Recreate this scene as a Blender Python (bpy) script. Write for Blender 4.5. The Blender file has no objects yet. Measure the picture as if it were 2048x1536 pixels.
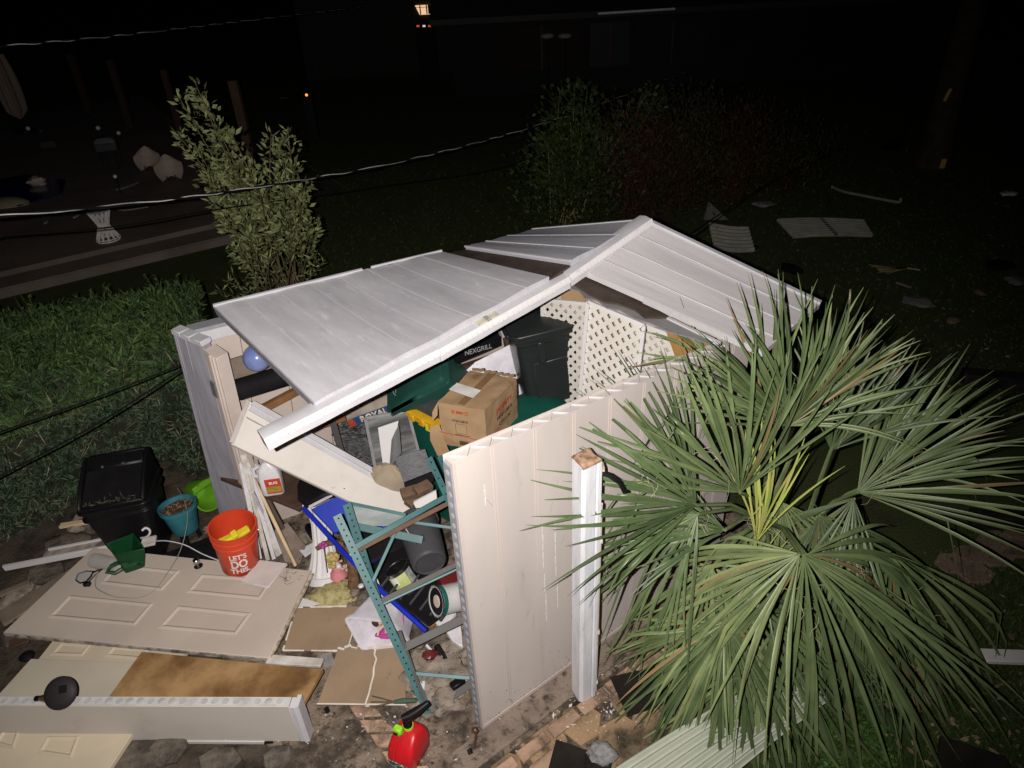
import bpy, bmesh, math, random
import numpy as np
from mathutils import Vector as V, Matrix, noise as mn
rnd = random.Random(7)
R_ = math.radians
S = bpy.context.scene

# ------------------------------------------------------------------ camera, world, light, exposure
F, PCX, PCY, HC = 1420.0, 1024.0, 768.0, 3.85        # focal length in photo pixels, camera height (m)
_dn = np.array([1141 - PCX, -(2988 - PCY), -F]); _dn /= np.linalg.norm(_dn)
_up = -_dn; _f = np.array([0, 0, -1.0]); _yw = _f - _up * _f.dot(_up); _yw /= np.linalg.norm(_yw)
CR = np.array([np.cross(_yw, _up), _yw, _up])         # camera axes -> world
cam = bpy.data.objects.new('camera', bpy.data.cameras.new('camera')); S.collection.objects.link(cam)
cam.data.sensor_width = 36; cam.data.lens = F / 2048 * 36; cam.data.clip_end = 300
cam.matrix_world = Matrix.Translation((0, 0, HC)) @ Matrix([list(r) for r in CR]).to_4x4()
S.camera = cam
w = bpy.data.worlds.new('World'); S.world = w; w.use_nodes = True
nt = w.node_tree; bg = nt.nodes['Background']; sky = nt.nodes.new('ShaderNodeTexSky'); sky.sky_type = 'NISHITA'
sky.sun_disc = False; sky.sun_elevation = R_(-7); sky.sun_rotation = R_(200)
nt.links.new(sky.outputs[0], bg.inputs[0]); bg.inputs[1].default_value = 0.05
# the photo is lit by the phone's flash, a little left of the lens
fl = bpy.data.lights.new('phone_flash', 'SPOT'); fo = bpy.data.objects.new('phone_flash', fl); S.collection.objects.link(fo)
fl.energy = 1220; fl.spot_size = R_(112); fl.spot_blend = 1.0; fl.shadow_soft_size = 0.012; fl.color = (1.0, 0.95, 0.905)
fo.location = (-0.13, 0.0, HC + 0.03)
def P(px, py, z=0.0):
    r = CR @ np.array([(px - PCX) / F, (PCY - py) / F, -1.0]); t = (z - HC) / r[2]
    return V((r[0] * t, r[1] * t, z))
def PY(px, py, y):
    r = CR @ np.array([(px - PCX) / F, (PCY - py) / F, -1.0]); t = y / r[1]
    return V((r[0] * t, y, HC + r[2] * t))
def PL(px, py, p0, n):
    r = V(CR @ np.array([(px - PCX) / F, (PCY - py) / F, -1.0])); o = V((0, 0, HC)); return o + r * ((p0 - o).dot(n) / r.dot(n))
def PV(px, py, a, b):
    return PL(px, py, V((a[0], a[1], 0)), V((b[1] - a[1], -(b[0] - a[0]), 0)))
_aim = (P(800, 800) - fo.location).normalized()
fo.rotation_euler = _aim.to_track_quat('-Z', 'Y').to_euler()
S.view_settings.view_transform = 'Standard'; S.view_settings.look = 'None'; S.view_settings.exposure = 0.0; S.view_settings.gamma = 1.0
S.view_settings.use_curve_mapping = False
S.cycles.max_bounces = 5; S.cycles.use_denoising = True

# ------------------------------------------------------------------ materials
_M = {}
def mat(name, col, rough=.6, col2=None, sc=6, lo=.4, hi=.65, bump=0, bs=60, metal=0, stain=None, ss=3, slo=.55, shi=.7, uv=None, emit=0, isl=0, trans=0, alpha=1, stretch=None, bd=.01, spec=None, ob=0, brown=0):
    if name in _M: return _M[name]
    m = bpy.data.materials.new(name); m.use_nodes = True; n = m.node_tree.nodes; L = m.node_tree.links.new; b = n['Principled BSDF']
    b.inputs['Roughness'].default_value = rough; b.inputs['Metallic'].default_value = metal
    if spec is None: spec = .5 if metal else (.18 if rough >= .5 else .34)
    if spec is not None: b.inputs['Specular IOR Level'].default_value = spec
    tc = n.new('ShaderNodeTexCoord'); co = tc.outputs['UV' if uv else 'Object']
    if uv or stretch:
        mp = n.new('ShaderNodeMapping'); mp.inputs['Scale'].default_value = uv or stretch; L(co, mp.inputs[0]); co = mp.outputs[0]
    def nz(scale, det=7, rg=.6):
        x = n.new('ShaderNodeTexNoise'); x.inputs['Scale'].default_value = scale; x.inputs['Detail'].default_value = det; x.inputs['Roughness'].default_value = rg; L(co, x.inputs[0]); return x.outputs['Fac']
    def ramp(f, a, c):
        r = n.new('ShaderNodeMapRange'); r.inputs[1].default_value = a; r.inputs[2].default_value = c; L(f, r.inputs[0]); return r.outputs[0]
    def mix(f, a, c):
        x = n.new('ShaderNodeMix'); x.data_type = 'RGBA'; L(f, x.inputs[0])
        for k, q in ((6, a), (7, c)):
            if isinstance(q, tuple): x.inputs[k].default_value = (*q, 1)
            else: L(q, x.inputs[k])
        return x.outputs[2]
    if not col2 and not emit and not isl and alpha == 1:      # nothing outdoors is one flat colour: faint grime and scuffs
        col2 = tuple(k * .74 for k in col); sc = 11; lo, hi = .38, .72
        if not stain: stain = tuple(k * .55 + .012 for k in col); ss = 26; slo, shi = .60, .74
        if not bump: bump = .08; bs = 90; bd = .004
    c = col
    if col2: c = mix(ramp(nz(sc), lo, hi), col, col2)
    if isl:
        g = n.new('ShaderNodeNewGeometry'); hs = n.new('ShaderNodeHueSaturation'); r = n.new('ShaderNodeMapRange'); L(g.outputs['Random Per Island'], r.inputs[0])
        r.inputs[3].default_value = 1 - isl; r.inputs[4].default_value = 1 + isl
        L(r.outputs[0], hs.inputs['Value'])
        if isinstance(c, tuple): hs.inputs['Color'].default_value = (*c, 1)
        else: L(c, hs.inputs['Color'])
        c = hs.outputs[0]
    if brown: c = mix(ramp(g.outputs['Random Per Island'], brown, brown + .01), c, (.20, .15, .065))
    if stain: c = mix(ramp(nz(ss, 9, .65), slo, shi), c, stain)
    if ob:
        oi = n.new('ShaderNodeObjectInfo'); h2 = n.new('ShaderNodeHueSaturation'); r2 = n.new('ShaderNodeMapRange'); L(oi.outputs['Random'], r2.inputs[0]); r2.inputs[3].default_value = 1 - ob; r2.inputs[4].default_value = 1 + ob * .5; L(r2.outputs[0], h2.inputs['Value'])
        if isinstance(c, tuple): h2.inputs['Color'].default_value = (*c, 1)
        else: L(c, h2.inputs['Color'])
        r3 = n.new('ShaderNodeMapRange'); L(oi.outputs['Random'], r3.inputs[0]); r3.inputs[3].default_value = .515; r3.inputs[4].default_value = .475; L(r3.outputs[0], h2.inputs['Hue']); c = h2.outputs[0]
    if isinstance(c, tuple): b.inputs['Base Color'].default_value = (*c, 1)
    else: L(c, b.inputs['Base Color'])
    if bump:
        bp = n.new('ShaderNodeBump'); bp.inputs['Strength'].default_value = bump; bp.inputs['Distance'].default_value = bd; L(nz(bs, 5), bp.inputs['Height']); L(bp.outputs[0], b.inputs['Normal'])
    if emit: b.inputs['Emission Color'].default_value = (*col, 1); b.inputs['Emission Strength'].default_value = emit
    if trans: b.inputs['Transmission Weight'].default_value = trans
    if alpha < 1: b.inputs['Alpha'].default_value = alpha
    _M[name] = m; return m
WALL = mat('cream_wall_skin', (.51, .455, .425), .5, (.44, .395, .372), 1.8, stain=(.33, .285, .245), ss=4, slo=.60, shi=.78, bump=.15, bs=25, bd=.004, stretch=(1, 1, .25))
WIN = mat('cream_inner_skin', (.52, .44, .395), .5, (.45, .385, .35), 2)
ROOF = mat('roof_skin', (.50, .487, .515), .5, (.415, .405, .435), 2.2, .38, .68, stain=(.62, .60, .63), ss=3.6, slo=.56, shi=.74, uv=(8, 1.5, 1), bump=.06, bs=30)
ROOFR = mat('roof_skin_right', (.55, .522, .53), .5, (.46, .44, .452), 2.2, .35, .7, uv=(7, 1.0, 1), bump=.06, bs=30)
ALU = mat('white_aluminium', (.53, .52, .545), .42, (.45, .44, .465), 4, metal=.0, stain=(.36, .34, .34), ss=9, slo=.66, shi=.78)
WHITE = mat('white_paint', (.60, .58, .585), .5, (.62, .60, .60), 5, stain=(.35, .32, .29), ss=8, slo=.64, shi=.8, bump=.1, bs=70)
PLAST = mat('white_plastic', (.66, .64, .67), .35)
GREYP = mat('weathered_grey_skin', (.25, .24, .275), .6, (.34, .33, .37), 3, stretch=(6, 6, .5), stain=(.14, .13, .16), ss=7, slo=.58, shi=.72)
EDGE = mat('foam_edge_grey', (.30, .295, .32), .7, (.25, .245, .27), 12)
EDGEL = mat('foam_edge_pale', (.46, .445, .455), .7, (.40, .39, .40), 15)
BROWNS = mat('dark_roof_felt', (.045, .033, .027), .7, (.075, .055, .045), 5, bump=.3, bs=40)
TORN = mat('torn_grey_skin', (.16, .155, .155), .6, (.22, .21, .21), 4)
CARD = mat('cardboard', (.37, .245, .14), .75, (.28, .18, .10), 3, stain=(.13, .075, .04), ss=4, slo=.58, shi=.78, bump=.15, bs=30)
CARDL = mat('paper_board', (.285, .20, .13), .8, (.23, .16, .105), 3, stain=(.09, .06, .04), ss=11, slo=.66, shi=.75)
PAPERW = mat('torn_paper', (.68, .62, .54), .8)
DOORM = mat('taupe_door', (.50, .425, .36), .5, (.45, .38, .325), 2, stain=(.2, .16, .13), ss=14, slo=.72, shi=.8)
DOORC = mat('cream_door', (.54, .465, .345), .5, (.48, .41, .31), 2, stain=(.25, .2, .14), ss=14, slo=.72, shi=.8)
PLYB = mat('water_stained_board', (.36, .22, .10), .7, (.17, .088, .033), 3.4, .40, .62, bump=.1, stain=(.10, .05, .02), ss=3.1, slo=.6, shi=.72)
WOOD = mat('grey_wood', (.20, .16, .12), .75, (.13, .10, .078), 4, stretch=(1, 1, 6), bump=.2)
WOODD = mat('dark_wood', (.085, .05, .035), .7, (.05, .03, .022), 5, bump=.2)
WOODL = mat('pale_wood', (.62, .48, .31), .6, (.5, .37, .22), 5)
BROWNW = mat('brown_wood', (.22, .105, .045), .7, (.15, .07, .03), 5)
BLK = mat('black_plastic', (.007, .0065, .0075), .42, spec=.22)
BLKM = mat('black_matt', (.007, .0065, .0075), .7, (.011, .010, .011), 6, spec=.08)
SHING = mat('black_shingle', (.014, .012, .011), .85, (.022, .018, .015), 8, bump=.4, bs=150, spec=.05)
RED = mat('red_plastic', (.52, .012, .018), .35, bump=.06, bs=120)
ORG = mat('orange_plastic', (.60, .060, .022), .36, (.52, .048, .018), 6)
LIME = mat('lime_plastic', (.30, .68, .03), .4)
LIMED = mat('lime_pot', (.14, .36, .02), .35)
TEAL = mat('teal_glaze', (.035, .16, .19), .35, (.025, .10, .12), 6)
RACK = mat('teal_steel', (.035, .125, .13), .45, (.028, .095, .10), 8, stain=(.11, .07, .05), ss=14, slo=.64, shi=.72)
RACKG = mat('grey_steel', (.075, .072, .07), .5, (.07, .06, .055), 9)
STEEL = mat('bare_steel', (.6, .58, .55), .25, metal=1)
GRN = mat('green_bin', (.008, .085, .062), .5, (.006, .065, .05), 4)
GRND = mat('dark_green_bin', (.012, .055, .043), .5, (.018, .07, .055), 4)
BINB = mat('charcoal_bin', (.017, .020, .020), .34, (.021, .025, .024), 4, bump=.05, bs=200)
LIDB = mat('charcoal_lid', (.035, .04, .042), .55, (.05, .055, .057), 5)
YEL = mat('yellow_plastic', (.65, .36, .015), .45)
YELB = mat('yellow_sponge', (.72, .60, .03), .7)
BLUE = mat('blue_paint', (.008, .022, .40), .4)
BLUED = mat('blue_board', (.006, .028, .36), .45)
GRAY = mat('grey_plastic', (.062, .062, .068), .5)
DKG = mat('hopper_green', (.006, .055, .018), .45)
SOIL = mat('potting_soil', (.05, .03, .02), .95, (.10, .06, .04), 30, bump=.8, bs=80)
STONE = mat('rubble_stone', (.29, .24, .195), .9, (.16, .13, .105), 14, .38, .62, stain=(.09, .07, .055), ss=9, slo=.55, shi=.68, bump=1, bs=70)
STONED = mat('dark_rubble', (.15, .125, .10), .9, (.06, .05, .042), 12, .38, .62, bump=1, bs=60)
LATT = mat('lattice_white', (.64, .60, .56), .55, (.56, .53, .47), 3)
WHITT = mat('white_print', (.72, .70, .68), .6)
BLKT = mat('black_print', (.03, .025, .02), .7)
REDT = mat('red_print', (.5, .04, .02), .7)
GRYT = mat('grey_print', (.30, .30, .31), .6)
SKIN = mat('figurine_skin', (.62, .42, .32), .5)
HAIR = mat('figurine_hair', (.52, .40, .17), .6, (.35, .25, .09), 50, bump=.5, bs=120)
PINK = mat('figurine_pink', (.60, .22, .24), .5)
MAG = mat('magenta_cloth', (.40, .06, .27), .6, (.28, .05, .18), 20)
BARK = mat('figurine_bark', (.17, .10, .055), .8, (.09, .05, .03), 25, bump=.6, bs=60)
MOSS = mat('figurine_moss', (.42, .36, .17), .85, (.22, .20, .08), 28, bump=.8, bs=70)
LEAF = mat('shrub_leaf', (.18, .20, .085), .5, isl=.65)
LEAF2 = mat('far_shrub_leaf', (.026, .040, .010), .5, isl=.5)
HEDGE = mat('hedge_leaf', (.062, .098, .030), .55, (.036, .066, .024), 2.2, .42, .6, isl=.7)
HEDGED = mat('hedge_low_leaf', (.036, .062, .034), .6, (.055, .07, .04), 4, isl=.7)
GRASSM = mat('grass_blade', (.030, .058, .011), .6, (.042, .055, .016), 3, isl=.5)
DEADL = mat('dead_leaf', (.17, .125, .075), .8, isl=.6)
TWIG = mat('bare_twig', (.07, .04, .02), .8, isl=.4)
REDTW = mat('red_twig', (.032, .014, .008), .9, isl=.6, spec=.1)
STEM = mat('shrub_stem', (.22, .17, .09), .8)
PALM = mat('palm_leaf', (.140, .188, .080), .40, (.085, .125, .05), 5, ob=.42, brown=.95, isl=.38, bump=.2, bs=90, bd=.003)
PALMY = mat('palm_young_leaf', (.27, .34, .075), .45, (.36, .33, .10), 6, isl=.25)
PALMD = mat('palm_dry_leaf', (.24, .19, .09), .7, isl=.4)
PTRUNK = mat('palm_trunk_bark', (.13, .09, .06), .9, (.07, .05, .035), 12, bump=.8, bs=30)
CABLE = mat('black_cable', (.008, .008, .008), .9, spec=.05)
BAREW = mat('bare_wire', (.55, .54, .52), .45, (.25, .25, .24), 2.2, .42, .55)
CONC = mat('stained_concrete', (.24, .185, .14), .9, (.065, .05, .038), 4.2, .42, .58, stain=(.045, .036, .028), ss=24, slo=.50, shi=.64, bump=.9, bs=75, bd=.014)
CONCL = mat('pale_concrete', (.26, .20, .155), .9, (.15, .115, .085), 4, .4, .65, stain=(.05, .04, .03), ss=7, slo=.58, shi=.7, bump=.4, bs=60)
BRICK = mat('pink_paver', (.36, .235, .165), .85, (.24, .155, .105), 9, stain=(.075, .055, .04), ss=8, slo=.50, shi=.68, bump=.35, bs=60, isl=.2)
BRICKD = mat('dull_paver', (.17, .115, .088), .9, (.11, .078, .06), 6, stain=(.05, .038, .03), ss=5, slo=.52, shi=.7, bump=.35, bs=60, isl=.25)
PATIO = mat('patio_concrete', (.155, .125, .11), .9, (.11, .09, .08), 1.3, bump=.2)
ROCKW = mat('pale_trim', (.60, .56, .52), .6, (.4, .36, .32), 10)

# ------------------------------------------------------------------ mesh helpers
def hash2(i): return math.sin(i * 12.9898) * 43758.5453 % 1
class MB:
    def __init__(s): s.v = []; s.f = []; s.m = []; s.uv = None
    def add(s, vs, fs, m=0):
        o = len(s.v); s.v += [tuple(p) for p in vs]
        for q in fs: s.f.append([o + i for i in q]); s.m.append(m)
        return s
    def hexa(s, b, t, m=0):
        return s.add(list(b) + list(t), [(3, 2, 1, 0), (4, 5, 6, 7)] + [(i, (i + 1) % 4, 4 + (i + 1) % 4, 4 + i) for i in range(4)], m)
    def box(s, c, d, M=None, m=0):
        x, y, z = d[0] / 2, d[1] / 2, d[2] / 2; c = V(c)
        q = [c + V(p) for p in ((-x, -y, -z), (x, -y, -z), (x, y, -z), (-x, y, -z), (-x, -y, z), (x, -y, z), (x, y, z), (-x, y, z))]
        if M: q = [M @ p for p in q]
        return s.hexa(q[:4], q[4:], m)
    def prism(s, poly, vec, m=0):
        n = len(poly); vec = V(vec); b = [V(p) for p in poly]; t = [p + vec for p in b]
        return s.add(b + t, [tuple(range(n - 1, -1, -1)), tuple(range(n, 2 * n))] + [(i, (i + 1) % n, n + (i + 1) % n, n + i) for i in range(n)], m)
    def bar(s, a, b, wd, th, up=V((0, 0, 1)), m=0):
        a = V(a); b = V(b); d = (b - a).normalized(); sd = d.cross(V(up)).normalized(); n = sd.cross(d)
        q = [p + sd * (i * wd / 2) + n * (j * th / 2) for p in (a, b) for i, j in ((-1, -1), (1, -1), (1, 1), (-1, 1))]
        return s.hexa(q[:4], q[4:], m)
    def loft(s, rings, m=0, cap0=True, cap1=True):
        n = len(rings[0]); vs = [p for r in rings for p in r]; fs = []
        for k in range(len(rings) - 1):
            for i in range(n): fs.append((k * n + i, k * n + (i + 1) % n, (k + 1) * n + (i + 1) % n, (k + 1) * n + i))
        if cap0: fs.append(tuple(range(n - 1, -1, -1)))
        if cap1: fs.append(tuple(range((len(rings) - 1) * n, len(rings) * n)))
        return s.add(vs, fs, m)
    def lathe(s, prof, n=24, M=None, m=0, cap0=True, cap1=True):
        M = M or Matrix()
        return s.loft([[M @ V((r * math.cos(6.28318 * i / n), r * math.sin(6.28318 * i / n), z)) for i in range(n)] for r, z in prof], m, cap0, cap1)
    def tube(s, pts, r, n=7, m=0):
        pts = [V(p) for p in pts]; rings = []; N = len(pts); rs = r if isinstance(r, (list, tuple)) else [r] * N
        d0 = (pts[1] - pts[0]).normalized(); ref = V((0, 0, 1)) if abs(d0.z) < .9 else V((1, 0, 0)); a = d0.cross(ref).normalized()
        for k, p in enumerate(pts):
            d = (pts[min(k + 1, N - 1)] - pts[max(k - 1, 0)]).normalized(); a = (a - d * a.dot(d)).normalized(); b = d.cross(a)
            rings.append([p + (a * math.cos(6.28318 * i / n) + b * math.sin(6.28318 * i / n)) * rs[k] for i in range(n)])
        return s.loft(rings, m)
    def ball(s, c, r, n=14, M=None, m=0, seed=None, amp=.25):
        c = V(c); r = V(r) if hasattr(r, '__len__') else V((r, r, r)); rings = []
        for k in range(1, n // 2 + 2):
            ph = math.pi * k / (n // 2 + 2); ring = []
            for i in range(n):
                d = V((math.sin(ph) * math.cos(6.28318 * i / n), math.sin(ph) * math.sin(6.28318 * i / n), -math.cos(ph)))
                q = 1.0 if seed is None else 1 + amp * (mn.noise(d * 1.3 + V((seed * 3.1, seed * 1.7, 0))) * 1.3 + mn.noise(d * 3.2 + V((0, seed * 2.3, seed))) * .7 + mn.noise(d * 8 + V((seed, 0, 2))) * .35)
                p = V((d.x * r.x * q, d.y * r.y * q, d.z * r.z * q)); p = (M @ p if M else p) + c; ring.append(p)
            rings.append(ring)
        return s.loft(rings, m)
    def build(s, name, mats, parent=None, bev=0, ang=38, smooth=True, seg=1):
        me = bpy.data.meshes.new(name); off = V((0, 0, 0))
        if parent is None:
            a = np.array(s.v); lo = a.min(0); hi = a.max(0); off = V(((lo[0] + hi[0]) / 2, (lo[1] + hi[1]) / 2, lo[2]))
        else:
            q = parent
            while q: off = off + q.location; q = q.parent
        me.from_pydata([(p[0] - off.x, p[1] - off.y, p[2] - off.z) for p in s.v], [], s.f)
        mats = mats if isinstance(mats, (list, tuple)) else [mats]
        for k in mats: me.materials.append(k)
        me.polygons.foreach_set('material_index', s.m); me.update()
        if s.uv:
            ul = me.uv_layers.new(); ul.data.foreach_set('uv', [c for f in s.f for i in f for c in s.uv[i]])
        if smooth is not None:
            bm = bmesh.new(); bm.from_mesh(me); bmesh.ops.recalc_face_normals(bm, faces=bm.faces); bm.to_mesh(me); bm.free()
        if smooth:
            me.polygons.foreach_set('use_smooth', [True] * len(me.polygons)); me.set_sharp_from_angle(angle=R_(ang))
        o = bpy.data.objects.new(name, me); S.collection.objects.link(o)
        if parent is None: o.location = off
        else: o.parent = parent
        if bev:
            b = o.modifiers.new('bevel', 'BEVEL'); b.width = bev; b.segments = seg; b.limit_method = 'ANGLE'; b.angle_limit = R_(40); b.harden_normals = False
        return o
def tag(o, label, cat, group=None):
    o['label'] = label; o['category'] = cat; o['kind'] = 'thing'
    if group: o['group'] = group
    return o
def thing(name, label, cat, loc, group=None):
    o = bpy.data.objects.new(name, None); S.collection.objects.link(o); o.location = loc; o.empty_display_size = .1
    return tag(o, label, cat, group)
def struct(o): o['kind'] = 'structure'; return o
def rrect(hx, hy, r, z, M=None, n=4, dx=0, dy=0):
    out = []
    for cx, cy, a0 in ((hx - r, hy - r, 0), (-hx + r, hy - r, 90), (-hx + r, -hy + r, 180), (hx - r, -hy + r, 270)):
        for k in range(n + 1):
            a = R_(a0 + 90 * k / n); p = V((cx + r * math.cos(a) + dx, cy + r * math.sin(a) + dy, z)); out.append(M @ p if M else p)
    return out
def TR(loc, yaw=0, pitch=0, roll=0, order='XYZ'):
    from mathutils import Euler
    return Matrix.Translation(loc) @ Euler((R_(pitch), R_(roll), R_(yaw)), order).to_matrix().to_4x4()
def frame(o, x, y):
    x = V(x).normalized(); y = V(y); z = x.cross(y).normalized(); y = z.cross(x)
    return Matrix(((x.x, y.x, z.x, o[0]), (x.y, y.y, z.y, o[1]), (x.z, y.z, z.z, o[2]), (0, 0, 0, 1)))
def patch(mb, c00, c10, c11, c01, nu=8, nv=8, th=.02, h=None, m=0, uvs=(1, 1)):
    """thin curved sheet between four corners, with uv; th is measured against the normal"""
    c = [V(q) for q in (c00, c10, c11, c01)]; n = (c[1] - c[0]).cross(c[3] - c[0]).normalized()
    if mb.uv is None: mb.uv = []
    top = []; uv = []
    for j in range(nv + 1):
        for i in range(nu + 1):
            s, t = i / nu, j / nv; p = (c[0] * (1 - s) + c[1] * s) * (1 - t) + (c[3] * (1 - s) + c[2] * s) * t
            if h: p = p + n * h(s, t)
            top.append(p); uv.append((s * uvs[0], t * uvs[1]))
    bot = [p - n * th for p in top]; N = len(top); W = nu + 1; fs = []
    for j in range(nv):
        for i in range(nu):
            a = j * W + i; q = (a, a + 1, a + W + 1, a + W); fs.append(q); fs.append(tuple(N + k for k in reversed(q)))
    edge = [i for i in range(W)] + [j * W + nu for j in range(1, nv + 1)] + [nv * W + i for i in range(nu - 1, -1, -1)] + [j * W for j in range(nv - 1, 0, -1)]
    for k in range(len(edge)):
        a, b = edge[k], edge[(k + 1) % len(edge)]; fs.append((b, a, N + a, N + b))
    mb.add(top + bot, fs, m); mb.uv += uv + uv
    return n
def text(s, M, size, mt, parent, name='lettering', bold=.0, width=None, curve=None, ex=.0006):
    cu = bpy.data.curves.new('t', 'FONT'); cu.body = s; cu.size = 1.0; cu.align_x = 'CENTER'; cu.align_y = 'CENTER'; cu.offset = bold
    o = bpy.data.objects.new('t', cu); S.collection.objects.link(o); dg = bpy.context.evaluated_depsgraph_get(); dg.update()
    me = bpy.data.meshes.new_from_object(o.evaluated_get(dg)); bpy.data.objects.remove(o)
    vs = [v.co.copy() for v in me.vertices]; fs = [list(p.vertices) for p in me.polygons]; bpy.data.meshes.remove(me)
    xs = [v.x for v in vs]; k = size
    kx = k if width is None else width / (max(xs) - min(xs))
    mb = MB(); pts = [V((v.x * kx, v.y * k, 0)) for v in vs]
    pts = [curve(p) for p in pts] if curve else [M @ (p + V((0, 0, .002))) for p in pts]
    mb.add(pts, fs); return mb.build(name, mt, parent, smooth=False)
def leaves(name, mt, C, D, N, ln, wd, parent=None, bend=.15):
    """many small pointed leaves as one mesh: centre, direction, normal, length, width arrays"""
    C = np.asarray(C); D = np.asarray(D); N = np.asarray(N); D = D / np.linalg.norm(D, axis=1, keepdims=True)
    Sx = np.cross(D, N); Sx /= np.linalg.norm(Sx, axis=1, keepdims=True) + 1e-9; N = np.cross(Sx, D); ln = np.asarray(ln)[:, None]; wd = np.asarray(wd)[:, None]
    a = C; b = C + D * ln * .45 + Sx * wd * .5; c = C + D * ln - N * ln * bend; d = C + D * ln * .45 - Sx * wd * .5
    v = np.stack([a, b, c, d], 1).reshape(-1, 3); k = len(C); mb = MB(); mb.v = v.tolist(); mb.f = np.arange(4 * k).reshape(-1, 4).tolist(); mb.m = [0] * k
    return mb.build(name, mt, parent, smooth=None)
def absorb(o, c):
    """fold a surface pattern (seams, bolt holes, foam cells) into the mesh of its part"""
    k = len(o.data.materials)
    for m in c.data.materials: o.data.materials.append(m)
    bm = bmesh.new(); bm.from_mesh(o.data); n0 = len(bm.faces); bm.from_mesh(c.data); bm.faces.ensure_lookup_table()
    for f in bm.faces[n0:]: f.material_index += k
    bm.to_mesh(o.data); bm.free(); bpy.data.objects.remove(c)
def ground_line(a, b, n):
    a = V(a); b = V(b); return [a.lerp(b, i / n) for i in range(n + 1)]
def nrand(n, seed): return np.random.RandomState(seed)

# ------------------------------------------------------------------ setting: lawn, slab, paving, patio, pool
U = V((.814, .58, 0)); NL = V((-.58, .814, 0)); C1 = P(965, 1459); UZ = V((0, 0, 1))
def sh(u, n, z=0): return C1 + U * u + NL * n + UZ * z
LAWN = mat('lawn_turf', (.044, .062, .019), .95, (.058, .064, .023), 3, stain=(.042, .034, .019), ss=1.6, slo=.55, shi=.7, bump=.9, bs=70, bd=.03)
EARTH = mat('dark_earth', (.05, .038, .028), .95, (.10, .078, .06), 3.5, stain=(.022, .018, .014), ss=6, slo=.5, shi=.66, bump=.9, bs=45, bd=.02)
g = MB(); G0 = -.05
g.add([(-70, -12, G0), (70, -12, G0), (70, 110, G0), (-70, 110, G0)], [(0, 1, 2, 3)]); struct(g.build('lawn', LAWN, smooth=False))
def sheet(name, pts, z, mt, th=.03):
    mb = MB(); mb.prism([V((p[0], p[1], z - th)) for p in pts], (0, 0, th)); return struct(mb.build(name, mt, smooth=False))
sheet('soil', [P(-220, 1050), P(60, 1020), P(330, 905), P(470, 930), P(420, 1300), P(900, 1800), P(-300, 1800)], -.035, EARTH, .012)
sheet('concrete_slab', [sh(-1.0, -.20), sh(2.6, -.20), sh(2.6, 2.5), sh(.4, 3.0), sh(-1.05, 2.2)], 0, CONC, .06)
CRB = mat('slab_kerb_concrete', (.23, .18, .145), .9, (.13, .10, .08), 5, .4, .65, stain=(.05, .04, .03), ss=20, slo=.5, shi=.66, bump=.9, bs=75, bd=.012)
sheet('slab_kerb', [sh(-.35, -.17), sh(2.2, -.17), sh(2.2, -.012), sh(-.35, -.012)], .012, CRB, .02)
# paving: rows of pavers, cut and worn, in one sheet
pv = MB()
def pav(a, b, c, d, nu, nv, z, gap=.012, skip=()):
    a, b, c, d = [V(q) for q in (a, b, c, d)]
    for i in range(nu):
        for j in range(nv):
            if (i, j) in skip: continue
            f = lambda s, t: ((a * (1 - s) + b * s) * (1 - t) + (d * (1 - s) + c * s) * t)
            gs, gt = gap / (b - a).length, gap / (d - a).length; zz = z + rnd.uniform(-.004, .006)
            q = [f(i / nu + gs, j / nv + gt), f((i + 1) / nu - gs, j / nv + gt), f((i + 1) / nu - gs, (j + 1) / nv - gt), f(i / nu + gs, (j + 1) / nv - gt)]
            pv.hexa([V((p.x, p.y, -.04)) for p in q], [V((p.x, p.y, zz + rnd.uniform(-.003, .003))) for p in q])
pav(sh(-.62, -.31), sh(2.3, -.31), sh(2.3, -.21), sh(-.62, -.21), 13, 1, .004)
pav(sh(-.5, -.43), sh(2.3, -.43), sh(2.3, -.32), sh(-.5, -.32), 10, 1, .002, skip=((3, 0), (4, 0), (6, 0)))
pav(P(690, 1408), P(745, 1408), P(890, 1560), P(800, 1570), 1, 5, .012)
struct(pv.build('paver_row', BRICK, bev=.006))
fl_ = MB()
hexes = [(1090, 1480, .15), (1165, 1440, .13), (1245, 1478, .15), (1200, 1530, .12), (1300, 1440, .12), (1120, 1560, .15), (1010, 1530, .10), (1290, 1520, .12), (1330, 1380, .12), (1250, 1400, .10), (1360, 1470, .12), (1400, 1420, .13), (1400, 1330, .12)]
for k, (x, y, r) in enumerate(hexes):
    c = P(x, y); n = 6; a0 = hash2(k) * 6
    fl_.prism([c + V((r * (.85 + .3 * hash2(k * 7 + i)) * math.cos(a0 + 6.283 * i / n), r * (.85 + .3 * hash2(k * 5 + i)) * math.sin(a0 + 6.283 * i / n), -.04)) for i in range(n)], (0, 0, .03 + .006 * hash2(k)))
struct(fl_.build('stone_flags', mat('flagstone', (.30, .20, .115), .9, (.13, .095, .06), 3.2, .42, .62, stain=(.035, .03, .02), ss=5, slo=.52, shi=.64, bump=.5, bs=60), bev=.008))
sheet('paving_bed', [sh(-.9, -.22), sh(2.6, -.22), sh(2.6, -.95), sh(1.0, -1.0), sh(.3, -1.1), sh(-.9, -1.2)], -.022, CONC, .02)
pa, pb = P(0, 592), P(460, 482); pc = P(0, 560); dd = (pb - pa).normalized(); nn = V((-dd.y, dd.x, 0))
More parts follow.
